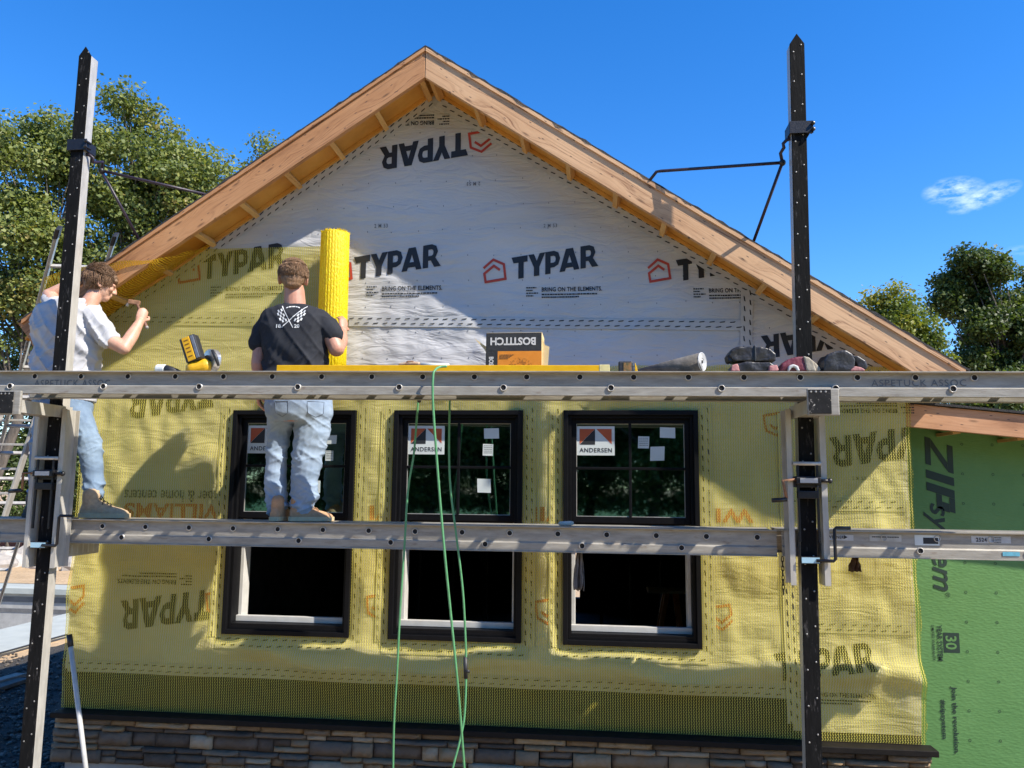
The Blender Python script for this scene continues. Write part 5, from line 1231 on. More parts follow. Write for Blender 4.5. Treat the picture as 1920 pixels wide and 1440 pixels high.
BOS = curve_text('BOSTITCH', .035, 1.0); LGP = mat('pale_grey_print', (.62, .60, .56), None, 30, .6, bump=0)
x, z, w, h = pxs(962, 640, 85, 15, -1.0); mb = MB(); lay(mb, BOS, x, z, w, h, lambda a, b: -1.003, math.pi); part('printed_name', mb, LGP, bx)
x, z, w, h = pxs(921, 684, 42, 9, -1.0); mb = MB(); lay(mb, BOS, x, z-.02, w, h, lambda a, b: -1.003, -math.pi/2); part('printed_name', mb, LGP, bx)
mb = MB()
for k in range(4):
    x, z, w, h = pxs(950-k*2, 665.5+2.4*k, 26-3*k, 1.2, -1.0); lay(mb, bars(14+k), x, z, w, h, lambda a, b: -1.0028)
c = at(975, 682, -1.0); r5 = random.Random(8)
for k in range(70):
    a = r5.uniform(0, math.pi); q = r5.uniform(.012, .045); u = a+r5.uniform(-.6, .6); p = (c.x+math.cos(a)*q*1.5, c.z-.012+math.sin(a)*q); e = (p[0]+.008*math.cos(u), p[1]+.006*math.sin(u)); d = V((-(e[1]-p[1]), e[0]-p[0])).normalized()*.0008
    mb.add([(p[0]+d.x, -1.0028, p[1]+d.y), (p[0]-d.x, -1.0028, p[1]-d.y), (e[0]-d.x, -1.0028, e[1]-d.y), (e[0]+d.x, -1.0028, e[1]+d.y)], [(0, 1, 2, 3)])
part('printed_picture', mb, mat('brown_print', (.12, .06, .02), None, 20, .6, bump=0), bx)
for pts in ([(889, 634), (912, 650), (912, 662), (908, 655)], [(1016, 632), (1022, 647), (1030, 650), (1027, 690), (1016, 690)]):
    P3 = [at(*p, -.985) for p in pts]; mb = MB(); mb.add(P3+[p+V((0, .004, 0)) for p in P3], [tuple(range(len(P3))), tuple(range(len(P3), 2*len(P3)))[::-1]]+[(i, len(P3)+i, len(P3)+(i+1) % len(P3), (i+1) % len(P3)) for i in range(len(P3))]); part('torn_flap', mb, KRAFT, bx)
# tape measure
tm = thing('tape_measure', tuple(at(1178, 696, -1.05)), 'black and yellow tape measure by the end of the level', 'tape measure')
a_, b_ = at(1159, 679, -1.05), at(1186, 697, -1.05); zt_ = bz(2.9)+.001
mb = MB(); mb.box((a_.x, -1.09, zt_), (b_.x, -1.05, a_.z)); part('case', mb, BLKP, tm, bevel=.008)
mb = MB(); mb.box((a_.x+.03, -1.0925, zt_+.006), (b_.x-.008, -1.0905, a_.z-.010)); part('case_label', mb, mat('mottled_label', (.35, .16, .05), (.06, .08, .03), 60, .5, bump=0), tm)
mb = MB()
for k in range(6): mb.box((b_.x+.0005, -1.088, zt_+.008+.008*k), (b_.x+.012, -1.055, zt_+.012+.008*k))
part('grip_ribs', mb, CHROME, tm)
mb = MB(); mb.prism([(b_.x+.012, zt_), (b_.x+.035, zt_), (b_.x+.016, a_.z-.012), (b_.x+.012, a_.z-.008)], -1.085, -1.055); part('nose', mb, YEL, tm, bevel=.003)
mb = MB(); mb.box((a_.x-.045, -1.085, zt_), (a_.x-.001, -1.06, zt_+.020)); part('blade_hook', mb, YEL, tm, bevel=.002)
# felt roll
fe_ = at(1316, 678.5, -1.15); far_ = V((2.93, -.90, bz(2.95)+.058)); d = (far_-fe_).normalized(); fr = .054
fe_.z = bz(3.3)+fr+.012
fr_t = thing('felt_roll', tuple(fe_), 'short grey roll of felt on the upper plank, pale coiled end towards the viewer', 'roll of felt')
far_ = V((2.945, -.955, bz(2.95)+.024)); mb = MB(); mb.tube([fe_, fe_.lerp(far_, .5), far_], [fr, .039, .022], 28); part('felt', mb, mat('grey_felt', (.15, .135, .12), (.075, .07, .062), 16, .9, bump=.4, spots=(9, .6, .72, (.28, .26, .24))), fr_t, True)
a = d.orthogonal().normalized(); b = d.cross(a); mb = MB()
for q, ro in enumerate((.052, .045, .038, .031, .024)):
    pts = [fe_-d*.002+(a*math.cos(t)+b*math.sin(t))*ro for t in [2*math.pi*i/24 for i in range(25)]]; mb.tube(pts, .0034, 6, False)
part('coil_end', mb, mat('pale_felt_backing', (.55, .55, .54), (.38, .38, .37), 60, .7), fr_t, True)
mb = MB(); mb.tube([fe_-d*.0015, fe_-d*.0005], .052, 24); part('end_face', mb, mat('pale_felt_end', (.5, .5, .49), (.4, .4, .39), 60, .8), fr_t)
mb = MB(); mb.tube([fe_-d*.0035, fe_-d*.001], .010, 14); part('core_shade_disc', mb, M['hole_shade'], fr_t)  # dark disc painted as the shade of the hollow core
# cordless saw
sw = thing('cordless_saw', tuple(at(385, 697, -1.05)), 'yellow and black cordless circular saw lying on its side', 'power saw'); s_z = bz(.25)+.001
c0 = at(362, 656, -1.06); ux = V((math.cos(.36), 0, math.sin(.36)*-.0-.36)).normalized(); ux = V((.93, 0, -.36)).normalized()*1; uz = V((-.36, 0, .93)).normalized()
# battery: long axis leans to the left
ax = V((-.36, .0, .93)).normalized(); bxv = V((.93, 0, .36)).normalized()
c0 = at(361, 655, -1.06)
mb = MB(); mb.obox(c0, bxv*.052, V((0, .035, 0)), ax*.083); part('battery', mb, BLKP, sw, bevel=.010)
mb = MB(); mb.obox(c0-V((0, .036, 0))-bxv*.008, bxv*.026, V((0, .003, 0)), ax*.078); part('battery_face', mb, YEL2, sw, bevel=.003)
mb = MB()
for k, q in enumerate((.055, .03, .005, -.02, -.05)): mb.obox(c0-V((0, .0395, 0))-bxv*.008+ax*q, bxv*.014, V((0, .0006, 0)), ax*.004)
part('battery_print', mb, mat('brown_battery_print', (.22, .10, .01), None, 20, .5, bump=0), sw)
mb = MB(); mb.obox(c0-V((0, .036, 0))+bxv*.034, bxv*.011, V((0, .003, 0)), ax*.076); part('battery_rail', mb, mat('blue_grey_plastic', (.16, .18, .22), None, 30, .4), sw, bevel=.003)
mb = MB(); mb.limb([at(362, 694, -1.05)+V((0, 0, .01)), at(385, 690, -1.03)+V((0, 0, .012))], [.045, .048], 16, flat=(0, 1, 0)); sh_ = organic('motor_housing', mb, .005, 2, YEL2, sw)
cg = at(397, 676, -1.0); mb = MB(); mb.tube([cg+V((-.012, -.02, 0)), cg+V((.012, .02, 0))], .072, 28); part('blade_guard', mb, CHROME, sw, bevel=.004)
mb = MB(); mb.tube([cg+V((-.018, -.035, 0)), cg+V((-.012, -.021, 0))], .030, 18); part('arbor', mb, BLKP, sw, bevel=.003)
mb = MB(); mb.tube([at(398, 657, -1.06), at(404, 668, -1.07), at(410, 686, -1.06)], [.009, .013, .008], 10); part('handle', mb, BLKP, sw, True)
mb = MB(); p = at(428, 695, -1.04); mb.box((p.x-.07, -1.10, bz(.4)+.001), (p.x+.065, -.98, bz(.4)+.012)); part('base_plate', mb, mat('tan_plate', (.62, .52, .38), None, 20, .5), sw, bevel=.002)
# drill
dr = thing('angle_grinder', tuple(at(320, 697, -1.05)), 'small white and black power tool lying flat next to the saw', 'power tool'); zz = bz(0)+.001
a_ = at(296, 690, -1.05); 
mb = MB(); mb.tube([V((a_.x-.005, -1.05, zz+.034)), V((a_.x+.055, -1.05, zz+.034))], .032, 18); part('body', mb, mat('off_white_plastic', (.74, .76, .72), None, 20, .4), dr, bevel=.006)
mb = MB(); mb.tube([V((a_.x+.055, -1.05, zz+.033)), V((a_.x+.095, -1.05, zz+.027)), V((a_.x+.155, -1.05, zz+.014))], [.030, .024, .012], 14); part('collar', mb, BLKP, dr, True)
mb = MB(); mb.box((a_.x+.14, -1.065, zz), (a_.x+.215, -1.035, zz+.018)); part('blade', mb, mat('blue_grey_steel', (.25, .30, .34), None, 30, .4, metal=.5), dr, bevel=.003)
mb = MB(); mb.box((a_.x-.022, -1.06, zz), (a_.x-.004, -1.03, zz+.028)); part('switch', mb, mat('lime_plastic', (.25, .55, .10), None, 20, .4), dr, bevel=.004)
# little knife and tube
kn = thing('utility_knife', tuple(at(765, 687, -1.02)), 'copper and tan utility knife behind the level', 'knife'); zk = bz(1.6)+.034
a_, b_ = at(750, 684, -1.06), at(784, 682, -1.06)
mb = MB(); mb.limb([a_, a_.lerp(b_, .5)+V((0, 0, .004)), b_], [(.010, .014), (.016, .018), (.012, .014)], 12, flat=(0, 1, 0)); part('handle', mb, mat('copper_tan_grip', (.40, .22, .13), (.5, .40, .26), 60, .5), kn, True)
mb = MB(); m_ = a_.lerp(b_, .45)+V((0, -.008, .012)); mb.limb([m_, m_+V((.03, 0, .002))], [.010, .007], 10); part('slider', mb, M['rust'], kn, True)
tb = MB(); a_, b_ = at(786, 684, -1.05), at(842, 686, -1.05); tb.tube([a_, b_], .014, 14)
tag(part('caulk_tube', tb, mat('white_tube_plastic', (.68, .72, .66), None, 20, .4), None, True), 'white plastic tube lying behind the level next to the knife', 'tube')
# tool pouches
LEA = mat('dusty_black_leather', (.04, .037, .035), (.012, .011, .012), 9, .38, bump=.2, bscale=60, spots=(12, .60, .8, (.17, .155, .145))); MAR = mat('maroon_leather', (.20, .035, .05), (.10, .02, .03), 14, .5, bump=.3); PNK = mat('pink_lining', (.50, .22, .20), (.38, .15, .14), 20, .7); TANW = mat('tan_webbing', (.38, .33, .25), (.28, .24, .18), 30, .8)
def pouch(name, label, parts_):
    t = thing(name, tuple(at(parts_[0][1][0][0], 697, -1.0)), label, 'tool pouch', 'tool pouches on the upper plank')
    for nm, poly, y0, y1, m_, sm in parts_:
        P3 = [at(x, y, -1.05) for x, y in poly]; P3 = [(p.x, max(p.z, bz(p.x)+.001)) for p in P3]
        mb = MB(); mb.prism(P3, y0, y1); organic(nm, mb, .0045, sm, m_, t, lambda c, n: c+n*(.004*noise.noise(c*22)+.002*abs(noise.noise(c*60))))
    return t
pouch('tool_pouch', 'folded dusty black leather tool pouch lying on a pink lined one', [
    ('upper_flap', [(1363, 669), (1368, 659), (1378, 653), (1410, 652), (1440, 656), (1451, 666), (1452, 679), (1420, 680), (1375, 679)], -1.10, -.95, LEA, 7),
    ('closing_strap', [(1410, 650), (1414, 650), (1415, 681), (1411, 681)], -1.108, -.96, BLKP, 2),
    ('flap_tip', [(1361, 669), (1375, 657), (1380, 670), (1368, 681), (1363, 679)], -1.09, -1.0, BLKP, 4),
    ('lower_bag', [(1368, 699), (1372, 686), (1395, 681), (1440, 682), (1450, 688), (1452, 699)], -1.11, -.94, LEA, 6),
    ('lining', [(1367, 699), (1368, 688), (1380, 685), (1383, 699)], -1.125, -1.10, PNK, 4), ('lining', [(1436, 699), (1438, 689), (1452, 687), (1455, 697), (1452, 699)], -1.125, -1.10, PNK, 4)])
pouch('tool_pouch', 'maroon leather tool pouch with tan straps at the foot of the pole', [
    ('bag', [(1458, 699), (1462, 686), (1474, 676), (1492, 672), (1503, 672), (1510, 699)], -1.11, -.96, MAR, 6),
    ('strap', [(1501, 671), (1512, 674), (1520, 682), (1524, 699), (1508, 699)], -1.118, -.98, TANW, 4), ('strap', [(1517, 676), (1526, 683), (1535, 695), (1533, 699), (1526, 699), (1521, 686)], -1.10, -1.0, TANW, 4),
    ('buckle_loop', [(1471, 699), (1474, 690), (1482, 687), (1490, 690), (1493, 699), (1489, 699), (1486, 693), (1481, 691), (1477, 694), (1475, 699)], -1.13, -1.11, LGP, 1)])
pouch('tool_pouch', 'upright dark grey tool pouch with a rounded top and side pocket', [
    ('bag', [(1538, 699), (1539, 680), (1545, 668), (1562, 662), (1580, 660), (1592, 667), (1598, 678), (1595, 699)], -1.12, -.95, LEA, 7),
    ('side_pocket', [(1594, 669), (1604, 670), (1618, 679), (1622, 690), (1618, 695), (1604, 692), (1599, 680)], -1.10, -.99, LEA, 5), ('lining', [(1586, 699), (1594, 690), (1606, 692), (1614, 699)], -1.13, -1.10, PNK, 4)])
# chalk-like stick on the lower plank, leaf scraps under it
mb = MB(); a_, b_ = at(1049, 984.5, -.66), at(1074, 979.5, -.60); a_.z = b_.z = 2.108+.016; mb.tube([a_, a_.lerp(b_, .8), b_], [.013, .016, .012], 12); tag(part('foam_stick', mb, mat('pale_foam', (.6, .54, .47), (.5, .44, .38), 40, .8), None, True), 'pale foam stick lying on the lower plank below the window', 'foam stick')
def rag(name, label, px, py0, py1, w, m_, Y):
    mb = MB(); n = 9; rows = 8; vs = []
    for j in range(rows+1):
        for i in range(n+1):
            t = j/rows; p = at(px+(i/n-.5)*w*(.35+.65*math.sin(min(1, t*1.3)*1.5))+3*nz3(t*3, i*.4, px), py0+(py1-py0)*t*(1+.12*nz3(i*.8, px)), Y); vs.append(p+V((0, .03*math.sin(i*1.6+t*2), 0)))
    mb.add(vs, [(j*(n+1)+i, j*(n+1)+i+1, (j+1)*(n+1)+i+1, (j+1)*(n+1)+i) for j in range(rows) for i in range(n)])
    o = part(name, mb, m_, None, True); sd = o.modifiers.new('thick', 'SOLIDIFY'); sd.thickness = .004; return tag(o, label, name.replace('_', ' '))
rag('dry_leaf', 'brown withered leaves hanging under the short lower plank', 1604, 1043, 1072, 20, mat('dry_leaf_brown', (.10, .05, .03), (.05, .025, .015), 60, .8), -.60)
rag('work_glove', 'grey fraying rag hanging from the long lower plank over the window', 1086, 1028, 1106, 20, mat('dirty_grey_cloth', (.16, .15, .15), (.08, .08, .08), 30, .9), -.60)
# hoses
GRN = mat('green_hose_rubber', (.10, .30, .13), (.075, .24, .10), 30, .45, bump=.05)
def smooth(pts, n=8):
    out = []; P4 = [V(p) for p in pts]; P4 = [P4[0]*2-P4[1]]+P4+[P4[-1]*2-P4[-2]]
    for i in range(1, len(P4)-2):
        a, b, c, d = P4[i-1:i+3]
        for k in range(n):
            t = k/n; out.append(.5*((2*b)+(c-a)*t+(2*a-5*b+4*c-d)*t*t+(3*b-a-3*c+d)*t**3))
    out.append(P4[-2]); return out
hs = thing('air_hose', tuple(at(870, 1440, -1.0)), 'bright green air hose draped over the front of the upper plank', 'hose', 'green air hoses')
mb = MB(); mb.tube(smooth([at(838, 690, -1.175)+V((0, 0, .01)), at(824, 692, -1.19)+V((0, 0, .012)), at(816, 694, -1.235), at(812, 706, -1.252), at(812, 760, -1.25), at(822, 900, -1.22), at(834, 1040, -1.2), at(845, 1150, -1.17), at(856, 1260, -1.15), at(863, 1340, -1.1), at(871, 1445, -1.05), at(880, 1560, -1.0)]), .0070, 10); part('hose', mb, GRN, hs, True)
hs = thing('air_hose', tuple(at(740, 1440, -.8)), 'shaded green air hose with two hanging strands behind the upper plank', 'hose', 'green air hoses')
mb = MB(); mb.tube(smooth([at(786, 735, -.80), at(783, 765, -.80), at(776, 850, -.80), at(765, 920, -.80), at(758, 1030, -.82), at(750, 1150, -.82), at(744, 1270, -.80), at(739, 1350, -.78), at(737, 1445, -.75), at(737, 1550, -.7)]), .0066, 10); part('strand', mb, GRN, hs, True)
mb = MB(); mb.tube(smooth([at(844, 735, -.82), at(843, 765, -.82), at(842, 850, -.82), at(845, 920, -.82), at(855, 1000, -.83), at(867, 1100, -.83), at(872, 1180, -.82), at(874, 1260, -.82), at(871, 1340, -.84), at(862, 1390, -.86), at(848, 1445, -.88), at(830, 1540, -.9)]), .0066, 10); part('strand', mb, GRN, hs, True)
mb = MB(); mb.tube([at(872.5, 1232, -.82), at(873.5, 1272, -.82)], .0125, 12); mb.tube([at(873, 1258, -.835), at(880, 1259, -.85)], .009, 8); part('coupling', mb, BLKP, hs, True)
mb = MB(); mb.limb([at(786, 752, -.865), at(786, 742, -.86)], [.012, .010], 8); part('tie', mb, BLKP, hs, True)
# ================================================================== LADDERS
def ladder(label, foot_a, foot_b, top_a, top_b, n, first=.1, last=.95, caps=True, text=None):
    fa, fb, ta, tb = V(foot_a), V(foot_b), V(top_a), V(top_b); t = thing('ladder', tuple((fa+fb)/2), label, 'ladder', 'aluminium ladders left of the house')
    across = (fb-fa).normalized(); nrm = across.cross((ta-fa).normalized())
    for p, q in ((fa, ta), (fb, tb)):
        mb = MB(); d = (q-p).normalized(); mb.obox((p+q)/2, d*(q-p).length/2, across*.016, d.cross(across)*.040); r_ = part('rail', mb, M['alu_bright'], t, bevel=.006)
        if caps: mb = MB(); mb.obox(q, d*.055, across*.021, d.cross(across)*.045); part('rail_cap', mb, BLKP, r_, bevel=.008)
        mb = MB(); mb.obox(p, d*.04, across*.024, d.cross(across)*.05); part('foot', mb, BLKP, r_, bevel=.008)
    for k in range(n):
        u = first+(last-first)*k/(n-1); mb = MB(); a, b = fa.lerp(ta, u), fb.lerp(tb, u); d = (ta-fa).normalized(); mb.obox((a+b)/2, across*((b-a).length/2-.014), d*.012, nrm*.022); part('rung', mb, M['alu_bright'], t, bevel=.003)
    return t
Ya, Yf = .55, 2.6
la = at(108, 436, Ya); lb = at(201, 478, Ya); lb.z = la.z-.0; lb = V((la.x+.46, Ya, la.z)) if False else lb
fa = at(20, 765, 1.75); dd = (fa-la).normalized(); k_ = (la.z-.02)/-dd.z; fa = la+dd*k_
lb = la+V((.47, .10, -.04)); fb = fa+V((.47, .10, -.0))
l1 = ladder('leaning multi position ladder with black rail caps behind the white shirted worker', fa, fb, la, lb, 15)
d = (la-fa).normalized(); ac = (fb-fa).normalized(); nn = d.cross(ac)
def ontext(s, c, ln, h, par):
    vs, fs = curve_text(s, .02, 1.1); mb = MB(); off = -nn if nn.y > 0 else nn
    mb.add([c+d*a*ln-ac*0+ (d.cross(off))*(-b)*h*-1*0 + ac*b*0 + nn*0 + off*.0415 + ac*(-b)*h for a, b in vs], fs); part('printed_name', mb, M['ink'], par)
k = fa.lerp(la, ((at(52, 640, 1.0).z-fa.z)/(la.z-fa.z))); ontext('LITTLE GIANT', k, .36, .022, l1)
ra, rb_ = at(70, 778, 1.9), at(8, 972, 1.9); lf = rb_+V((-.42, -.06, 0)); lt = ra+V((-.36, -.06, 0)); d2 = (ra-rb_).normalized(); k2 = (rb_.z-.02)/d2.z
l2 = ladder('second aluminium ladder with wide rungs at the left edge of the frame', lf-d2*k2, rb_-d2*k2, lt+d2*.3, ra+d2*.3, 13, .06, .97, False)
# ================================================================== TREES
def leaves(name, m_, clumps, n, size, seed, parent, root):
    r = np.random.default_rng(seed); C_ = np.array([c for c, _, _ in clumps]); Rd = np.array([q for _, q, _ in clumps]); T_ = np.array([q for _, _, q in clumps])
    w = Rd[:, 0]*Rd[:, 1]*Rd[:, 2]; w = w**.75; k = r.choice(len(clumps), n, p=w/w.sum())
    g_ = r.normal(size=(n, 3)); g_ /= np.linalg.norm(g_, axis=1)[:, None]; rad = r.uniform(.0, 1, n)**.42
    P_ = C_[k]+g_*rad[:, None]*Rd[k]*(1+.18*r.normal(size=(n, 1)))
    nrm = r.normal(size=(n, 3))*.75+np.array([.15, -.15, .65])+g_*.45; nrm /= np.linalg.norm(nrm, axis=1)[:, None]
    t1 = np.cross(nrm, r.normal(size=(n, 3))); t1 /= np.linalg.norm(t1, axis=1)[:, None]; t2 = np.cross(nrm, t1); s = size*r.uniform(.6, 1.35, (n, 1))
    v = np.stack([P_-t1*s*.5, P_+t2*s*.33+nrm*s*.06, P_+t1*s*.55-nrm*s*.06, P_-t2*s*.33+nrm*s*.06], 1).reshape(-1, 3)-np.array(root)
    me = bpy.data.meshes.new(name); me.vertices.add(4*n); me.vertices.foreach_set('co', v.ravel().astype(np.float32)); me.loops.add(4*n); me.loops.foreach_set('vertex_index', np.arange(4*n, dtype=np.int32)); me.polygons.add(n); me.polygons.foreach_set('loop_start', np.arange(0, 4*n, 4, dtype=np.int32)); me.polygons.foreach_set('loop_total', np.full(n, 4, np.int32))
    c = np.clip(T_[k]+.16*r.normal(size=n), 0, 1); col = np.repeat(np.stack([c, c, c, np.ones(n)], 1), 4, 0)
    me.update(); a = me.color_attributes.new('tint', 'FLOAT_COLOR', 'CORNER'); a.data.foreach_set('color', col.ravel().astype(np.float32)); me.materials.append(m_); me.update(calc_edges=True)
    return link(bpy.data.objects.new(name, me), parent)
def tree(name, label, base, crowns, n, size, m_, seed, nc=60, cat='tree', group='trees round the building site', tr=.16, cl=.75, trunk=True):
    """crowns: (centre, radii) ellipsoids that clumps of leaves are scattered through"""
    r = random.Random(seed); t = thing(name, tuple(base), label, cat, group); cls = []; tot = sum(a[1][0]*a[1][1]*a[1][2] for a in crowns)
    for c, q in crowns:
        k = max(4, int(nc*q[0]*q[1]*q[2]/tot)); c = V(c)
        for i in range(k):
            d = V((r.gauss(0, 1), r.gauss(0, 1), r.gauss(0, 1))).normalized(); u = r.uniform(.25, 1)**.5; p = c+V((d.x*q[0], d.y*q[1], d.z*q[2]))*u; s = cl*r.uniform(.6, 1.25)
            cls.append((tuple(p), (s, s, s*.72), min(1, max(0, r.gauss(.48, .17)))))
    leaves('crown', m_, cls, n, size, seed, t, base)
    if trunk:
        mb = MB(); b = V(base); top = V(max(crowns, key=lambda a: a[0][2])[0]); pts = [b]+[b.lerp(top, k/6)+V((r.uniform(-.12, .12), r.uniform(-.12, .12), 0)) for k in range(1, 7)]; mb.tube(pts, [tr*1.25, tr, tr*.85, tr*.7, tr*.52, tr*.36, tr*.18], 10)
        for c, q, _ in cls[::2]:
            c = V(c); k = min(5, max(1, int((c.z-b.z)/(top.z-b.z)*6*.75))); s = pts[k]; m = s.lerp(c, .5)+V((r.uniform(-.15, .15), r.uniform(-.15, .15), r.uniform(0, .25))); rr = tr*(.42-.05*k); mb.tube([s, m, c], [rr, rr*.6, rr*.2], 6)
        part('trunk', mb, M['bark'], t, True)
    return t
def el(px, py, Y, wpx, hpx, dep=None):
    c = at(px, py, Y); sc = (at(px+10, py, Y)-c).length/10; return (tuple(c), (wpx*sc, dep or wpx*sc*.8, hpx*sc))
tree('deciduous_tree', 'tall airy green tree at the left edge, behind the leaning ladder', (-15.2, 16, 0), [el(40, 320, 16, 95, 130), el(30, 500, 16, 110, 150), el(110, 560, 16.5, 70, 120), el(150, 290, 16, 50, 60)], 44000, .13, M['leaf'], 11, 120, cl=.72)
tree('deciduous_tree', 'broad green tree rising between the left scaffold pole and the roof', (-11.2, 17, 0), [el(255, 275, 17, 85, 95), el(300, 360, 17, 110, 85), el(200, 450, 17, 80, 100), el(330, 440, 17.5, 90, 60), el(370, 330, 17, 55, 40)], 44000, .13, M['leaf'], 12, 115, cl=.72)
tree('deciduous_tree', 'far green tree whose top peeks over the left roof slope', (-10.6, 24, 0), [el(490, 300, 24, 42, 45), el(540, 330, 24, 40, 60), el(430, 390, 24, 60, 60)], 9000, .13, M['leaf'], 13, 40, cl=.7)
tree('deciduous_tree', 'dark leafy tree low behind the ladders at the left edge', (-15.5, 19, 0), [el(60, 640, 19, 130, 110), el(20, 780, 19, 110, 110), el(150, 760, 19, 90, 120)], 20000, .13, M['leaf_dark'], 14, 80, cl=.85)
for px, py, Y, w, h, sd, lb in ((30, 900, 18, 90, 80, 21, 'dark bush by the foot of the leaning ladder'), (120, 900, 20, 80, 85, 22, 'dark bush seen between the pump jack and the wall'), (90, 985, 22, 120, 35, 23, 'low dark bush beyond the orange netting')):
    c, q = el(px, py, Y, w, h); tree('bush', lb, (c[0], c[1], 0), [(c, q)], 9000, .11, M['leaf_dark'], sd, 30, 'bush', 'dark bushes beyond the yard', .05, .6)
tree('maple_tree', 'tall dark green maple with a rounded crown at the right edge', (17.0, 22, 0), [el(1822, 525, 22, 66, 52), el(1795, 565, 22, 42, 34), el(1870, 640, 22, 70, 75), el(1915, 560, 22.5, 34, 62), el(1850, 492, 22, 30, 22), el(1900, 720, 22, 60, 50), el(1805, 690, 22, 40, 40)], 46000, .125, M['leaf_dark'], 31, 120, cl=.52)
tree('deciduous_tree', 'light yellow green tree beside the maple, behind the right roof slope', (11.9, 18, 0), [el(1690, 625, 18, 62, 65), el(1650, 680, 18, 60, 50), el(1740, 690, 18, 60, 50), el(1670, 570, 18, 28, 32)], 22000, .105, M['leaf_light'], 32, 80, cl=.5)
tree('bush', 'leafy hedge bush showing between the upper plank and the wing roof', (14.5, 16, 0), [el(1850, 775, 16, 90, 60), el(1920, 740, 16, 60, 50)], 14000, .11, M['leaf_dark'], 33, 50, 'bush', 'dark bushes beyond the yard', .06, .5)
tr0 = tree('deciduous_tree', 'green tree across the lawn, mirrored in the window panes', (-8, -44, 0), [((-8, -44, 5.5), (5, 3.5, 5.5)), ((-6, -44, 12), (4, 3, 4.5))], 60000, .22, M['leaf_dark'], 41, 120, cl=1.4, tr=.3, group='trees across the lawn')
for i, (x, y) in enumerate(((-1, -45), (-15, -45), (6, -44.5), (13, -45), (20, -44), (27, -45), (-22, -44), (-29, -45), (-36, -44), (34, -45), (-11, -50), (2, -51), (10, -50), (-18, -51), (-25, -50), (17, -51), (24, -50), (-4, -50))):
    dup(tr0, (x, y, 0))
# ================================================================== SITE ON THE LEFT
pf = MB(); pf.add([(px0, py0, -1.3), (px1, py0, -1.3), (px1, py1, -1.3), (px0, py1, -1.3)], [(0, 1, 2, 3)]); struct('pit_floor', pf, M['concrete'])
def conc_wall(name, label, a, b, bands=True):
    t = thing(name, ((a[0]+b[0])/2, (a[1]+b[1])/2, a[2]), label, 'retaining wall')
    mb = MB(); mb.box(a, b); part('wall', mb, M['concrete'], t); return t
cw = conc_wall('retaining_wall', 'grey concrete pit wall with a dark band and pale coping', (px0, 10.8, -1.3), (px1+2, 11.1, -.10))
mb = MB(); mb.box((px0, 10.70, -.099), (px1+2, 11.4, .03)); part('coping', mb, M['slab'], cw, bevel=.01)
mb = MB(); mb.box((px0, 10.79, -.28), (px1+2, 10.7995, -.17)); mb.box((px0, 10.79, -.50), (px1+2, 10.7995, -.42)); part('dark_band', mb, mat('dark_grey_band', (.16, .155, .15), (.10, .10, .10), 6, .8), cw)  # two darker bands along the wall face
mb = MB(); mb.box((px1, 1.5, -1.3), (px1+.2, 10.8, -.06)); tag(part('pit_side_wall', mb, M['concrete'], None), 'concrete side wall of the pit under the bluestone slab', 'retaining wall')
sl_ = MB(); sl_.box((-6.75, 1.0, -.055), (-5.45, 10.65, .0)); so_ = struct('paved_slab', sl_, M['slab'])
mb = MB(); mb.tube(smooth([(-5.40+.03*nz3(k*.6, 2), 2+k*.6, .012) for k in range(13)]), .014, 8); tag(part('cable', mb, BLKP, None, True), 'black cable lying along the edge of the bluestone slab', 'cable')
RK = tint_mat('pile_rock', [(0, (.20, .18, .16)), (.5, (.42, .38, .33)), (1, (.55, .51, .45))], bump=.8, bscale=9, dist=.02)
for k in range(34):
    r = random.Random(100+k); p = gnd(r.uniform(-30, 145), r.uniform(1046, 1074)); s = r.uniform(.20, .52); mb = MB(); mb.sphere((0, 0, 0), (s, s*.8, s*.6), 10, 7)
    q = r.uniform(0, 50); vs = [V(v)*(1+.45*noise.noise(V(v)/s*1.1+V((q, 0, 0)))) for v in mb.v]; mb.v = [tuple(p+V((v.x*math.cos(q)-v.y*math.sin(q), v.x*math.sin(q)+v.y*math.cos(q), v.z+s*.22))) for v in vs]; mb.c = [r.random()]*len(mb.f)
    o = part('rock', mb, RK, None); tag(o, 'pale broken rock in the pile beyond the pit', 'rock', 'pile of broken rocks beyond the pit')
nt = MB(); p = gnd(28, 1028); vs = []
for j in range(13):
    for i in range(41): vs.append((p.x-4+9*i/40, p.y-.6+1.6*j/12+.15*nz3(i*.3, j), .05+.85*max(0, math.sin(math.pi*j/12))*(.55+.6*abs(fbm(i*.16, j*.2, 3)))))
nt.add(vs, [(j*41+i, j*41+i+1, (j+1)*41+i+1, (j+1)*41+i) for j in range(12) for i in range(40)]); tag(part('safety_netting', nt, M['orange_net'], None, True), 'crumpled orange safety netting heaped beyond the rocks', 'safety netting')
p, q = gnd(-10, 1287), gnd(40, 1273); lm = MB(); lm.beam(p+V((0, 0, .05)), q+V((0, 0, .05)), .14, .04); tag(part('lumber_board', lm, mat('grey_board', (.36, .31, .26), (.25, .21, .17), 20, .8), None, bevel=.004), 'weathered board lying on the dark gravel', 'board')
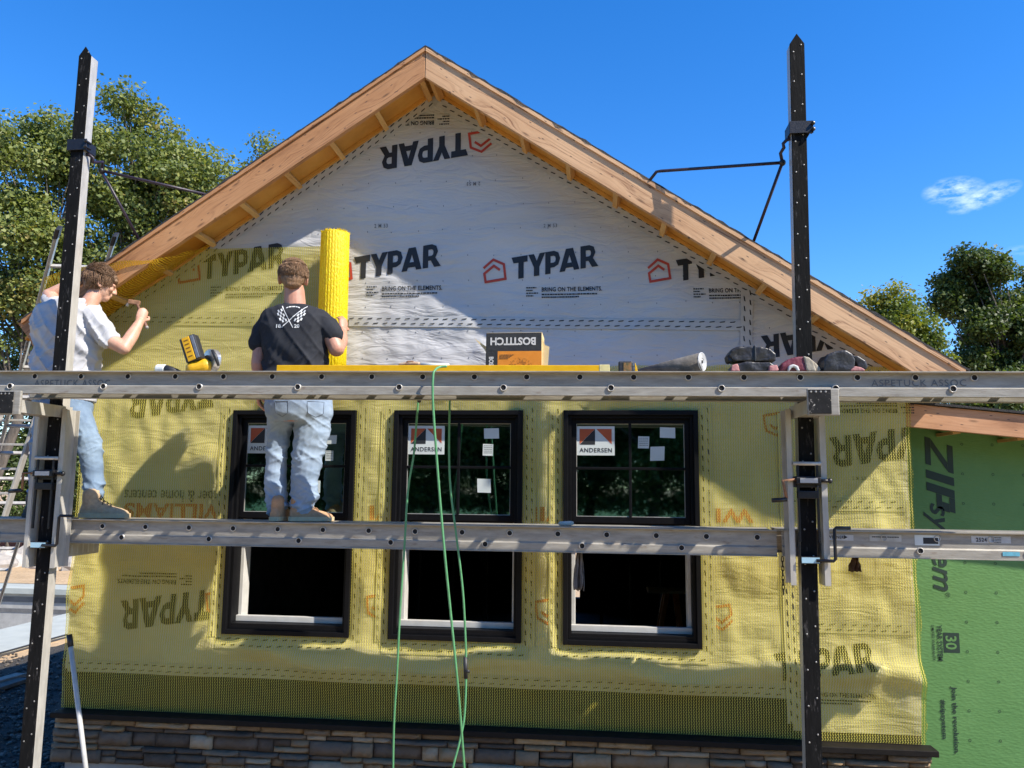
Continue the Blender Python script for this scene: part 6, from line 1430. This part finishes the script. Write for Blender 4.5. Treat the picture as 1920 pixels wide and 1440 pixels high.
p, q = gnd(-20, 1300), gnd(45, 1279); lm = MB(); lm.beam(p+V((0, 0, .03)), q+V((0, 0, .03)), .14, .04); tag(part('lumber_board', lm, mat('dark_wet_board', (.16, .13, .11), (.09, .08, .07), 20, .8), None, bevel=.004), 'darker board under the weathered one on the gravel', 'board')
gv = MB(); rg = random.Random(55)
for k in range(1500):
    p = gnd(rg.uniform(-10, 190), rg.uniform(1225, 1460)); 
    if p.x > XL-.1 and p.y > -.2: continue
    if p.x < -5.3: continue
    s = rg.uniform(.006, .026)*(1 if rg.random() < .85 else 1.6); b0 = len(gv.v); gv.sphere((p.x, p.y, p.z+s*.2-.01), (s, s*rg.uniform(.6, 1), s*.6), 6, 4, rg.random()*.8)
tag(part('loose_stones', gv, tint_mat('dark_pebbles', [(0, (.035, .03, .024)), (.6, (.12, .10, .08)), (1, (.36, .31, .25))], bump=.4), None), 'loose pale stones scattered over the dark gravel', 'stones', kind='stuff')
hp = thing('long_pole', tuple(at(160, 1440, -.45)), 'pale grey pole handle with a black grip leaning by the stone base', 'pole')
a_ = at(130, 1190, -.30); b_ = at(161, 1442, -.42); d = (a_-b_).normalized(); e_ = b_-d*((b_.z-.01)/d.z)
mb = MB(); mb.tube([e_, a_-d*.03], .0165, 12); part('shaft', mb, mat('pale_grey_fibreglass', (.50, .50, .48), (.42, .42, .40), 20, .45), hp, True)
mb = MB(); mb.tube([a_-d*.085, a_], .0195, 12); part('grip', mb, BLKP, hp, True)
# sawhorse inside, caught by daylight
shs = thing('saw_horse', (3.25, 3.6, .42), 'orange legged work stand inside the room, seen through the right window', 'work stand'); OR = mat('orange_stand_paint', (.60, .17, .02), (.5, .13, .015), 20, .5)
c = at(1262, 1120, 3.4)
mb = MB(); mb.box((c.x-.28, 3.3, c.z+.05), (c.x+.26, 3.6, c.z+.085)); part('top', mb, mat('pale_work_board', (.6, .5, .3), None, 10, .6), shs, bevel=.003)
for s in (-1, 1):
    for y in (3.33, 3.57): mb = MB(); mb.beam((c.x-.02+s*.05, y, c.z+.048), (c.x-.05+s*.17, y, .425), .05, .05, (0, 1, 0)); part('leg', mb, OR, shs)
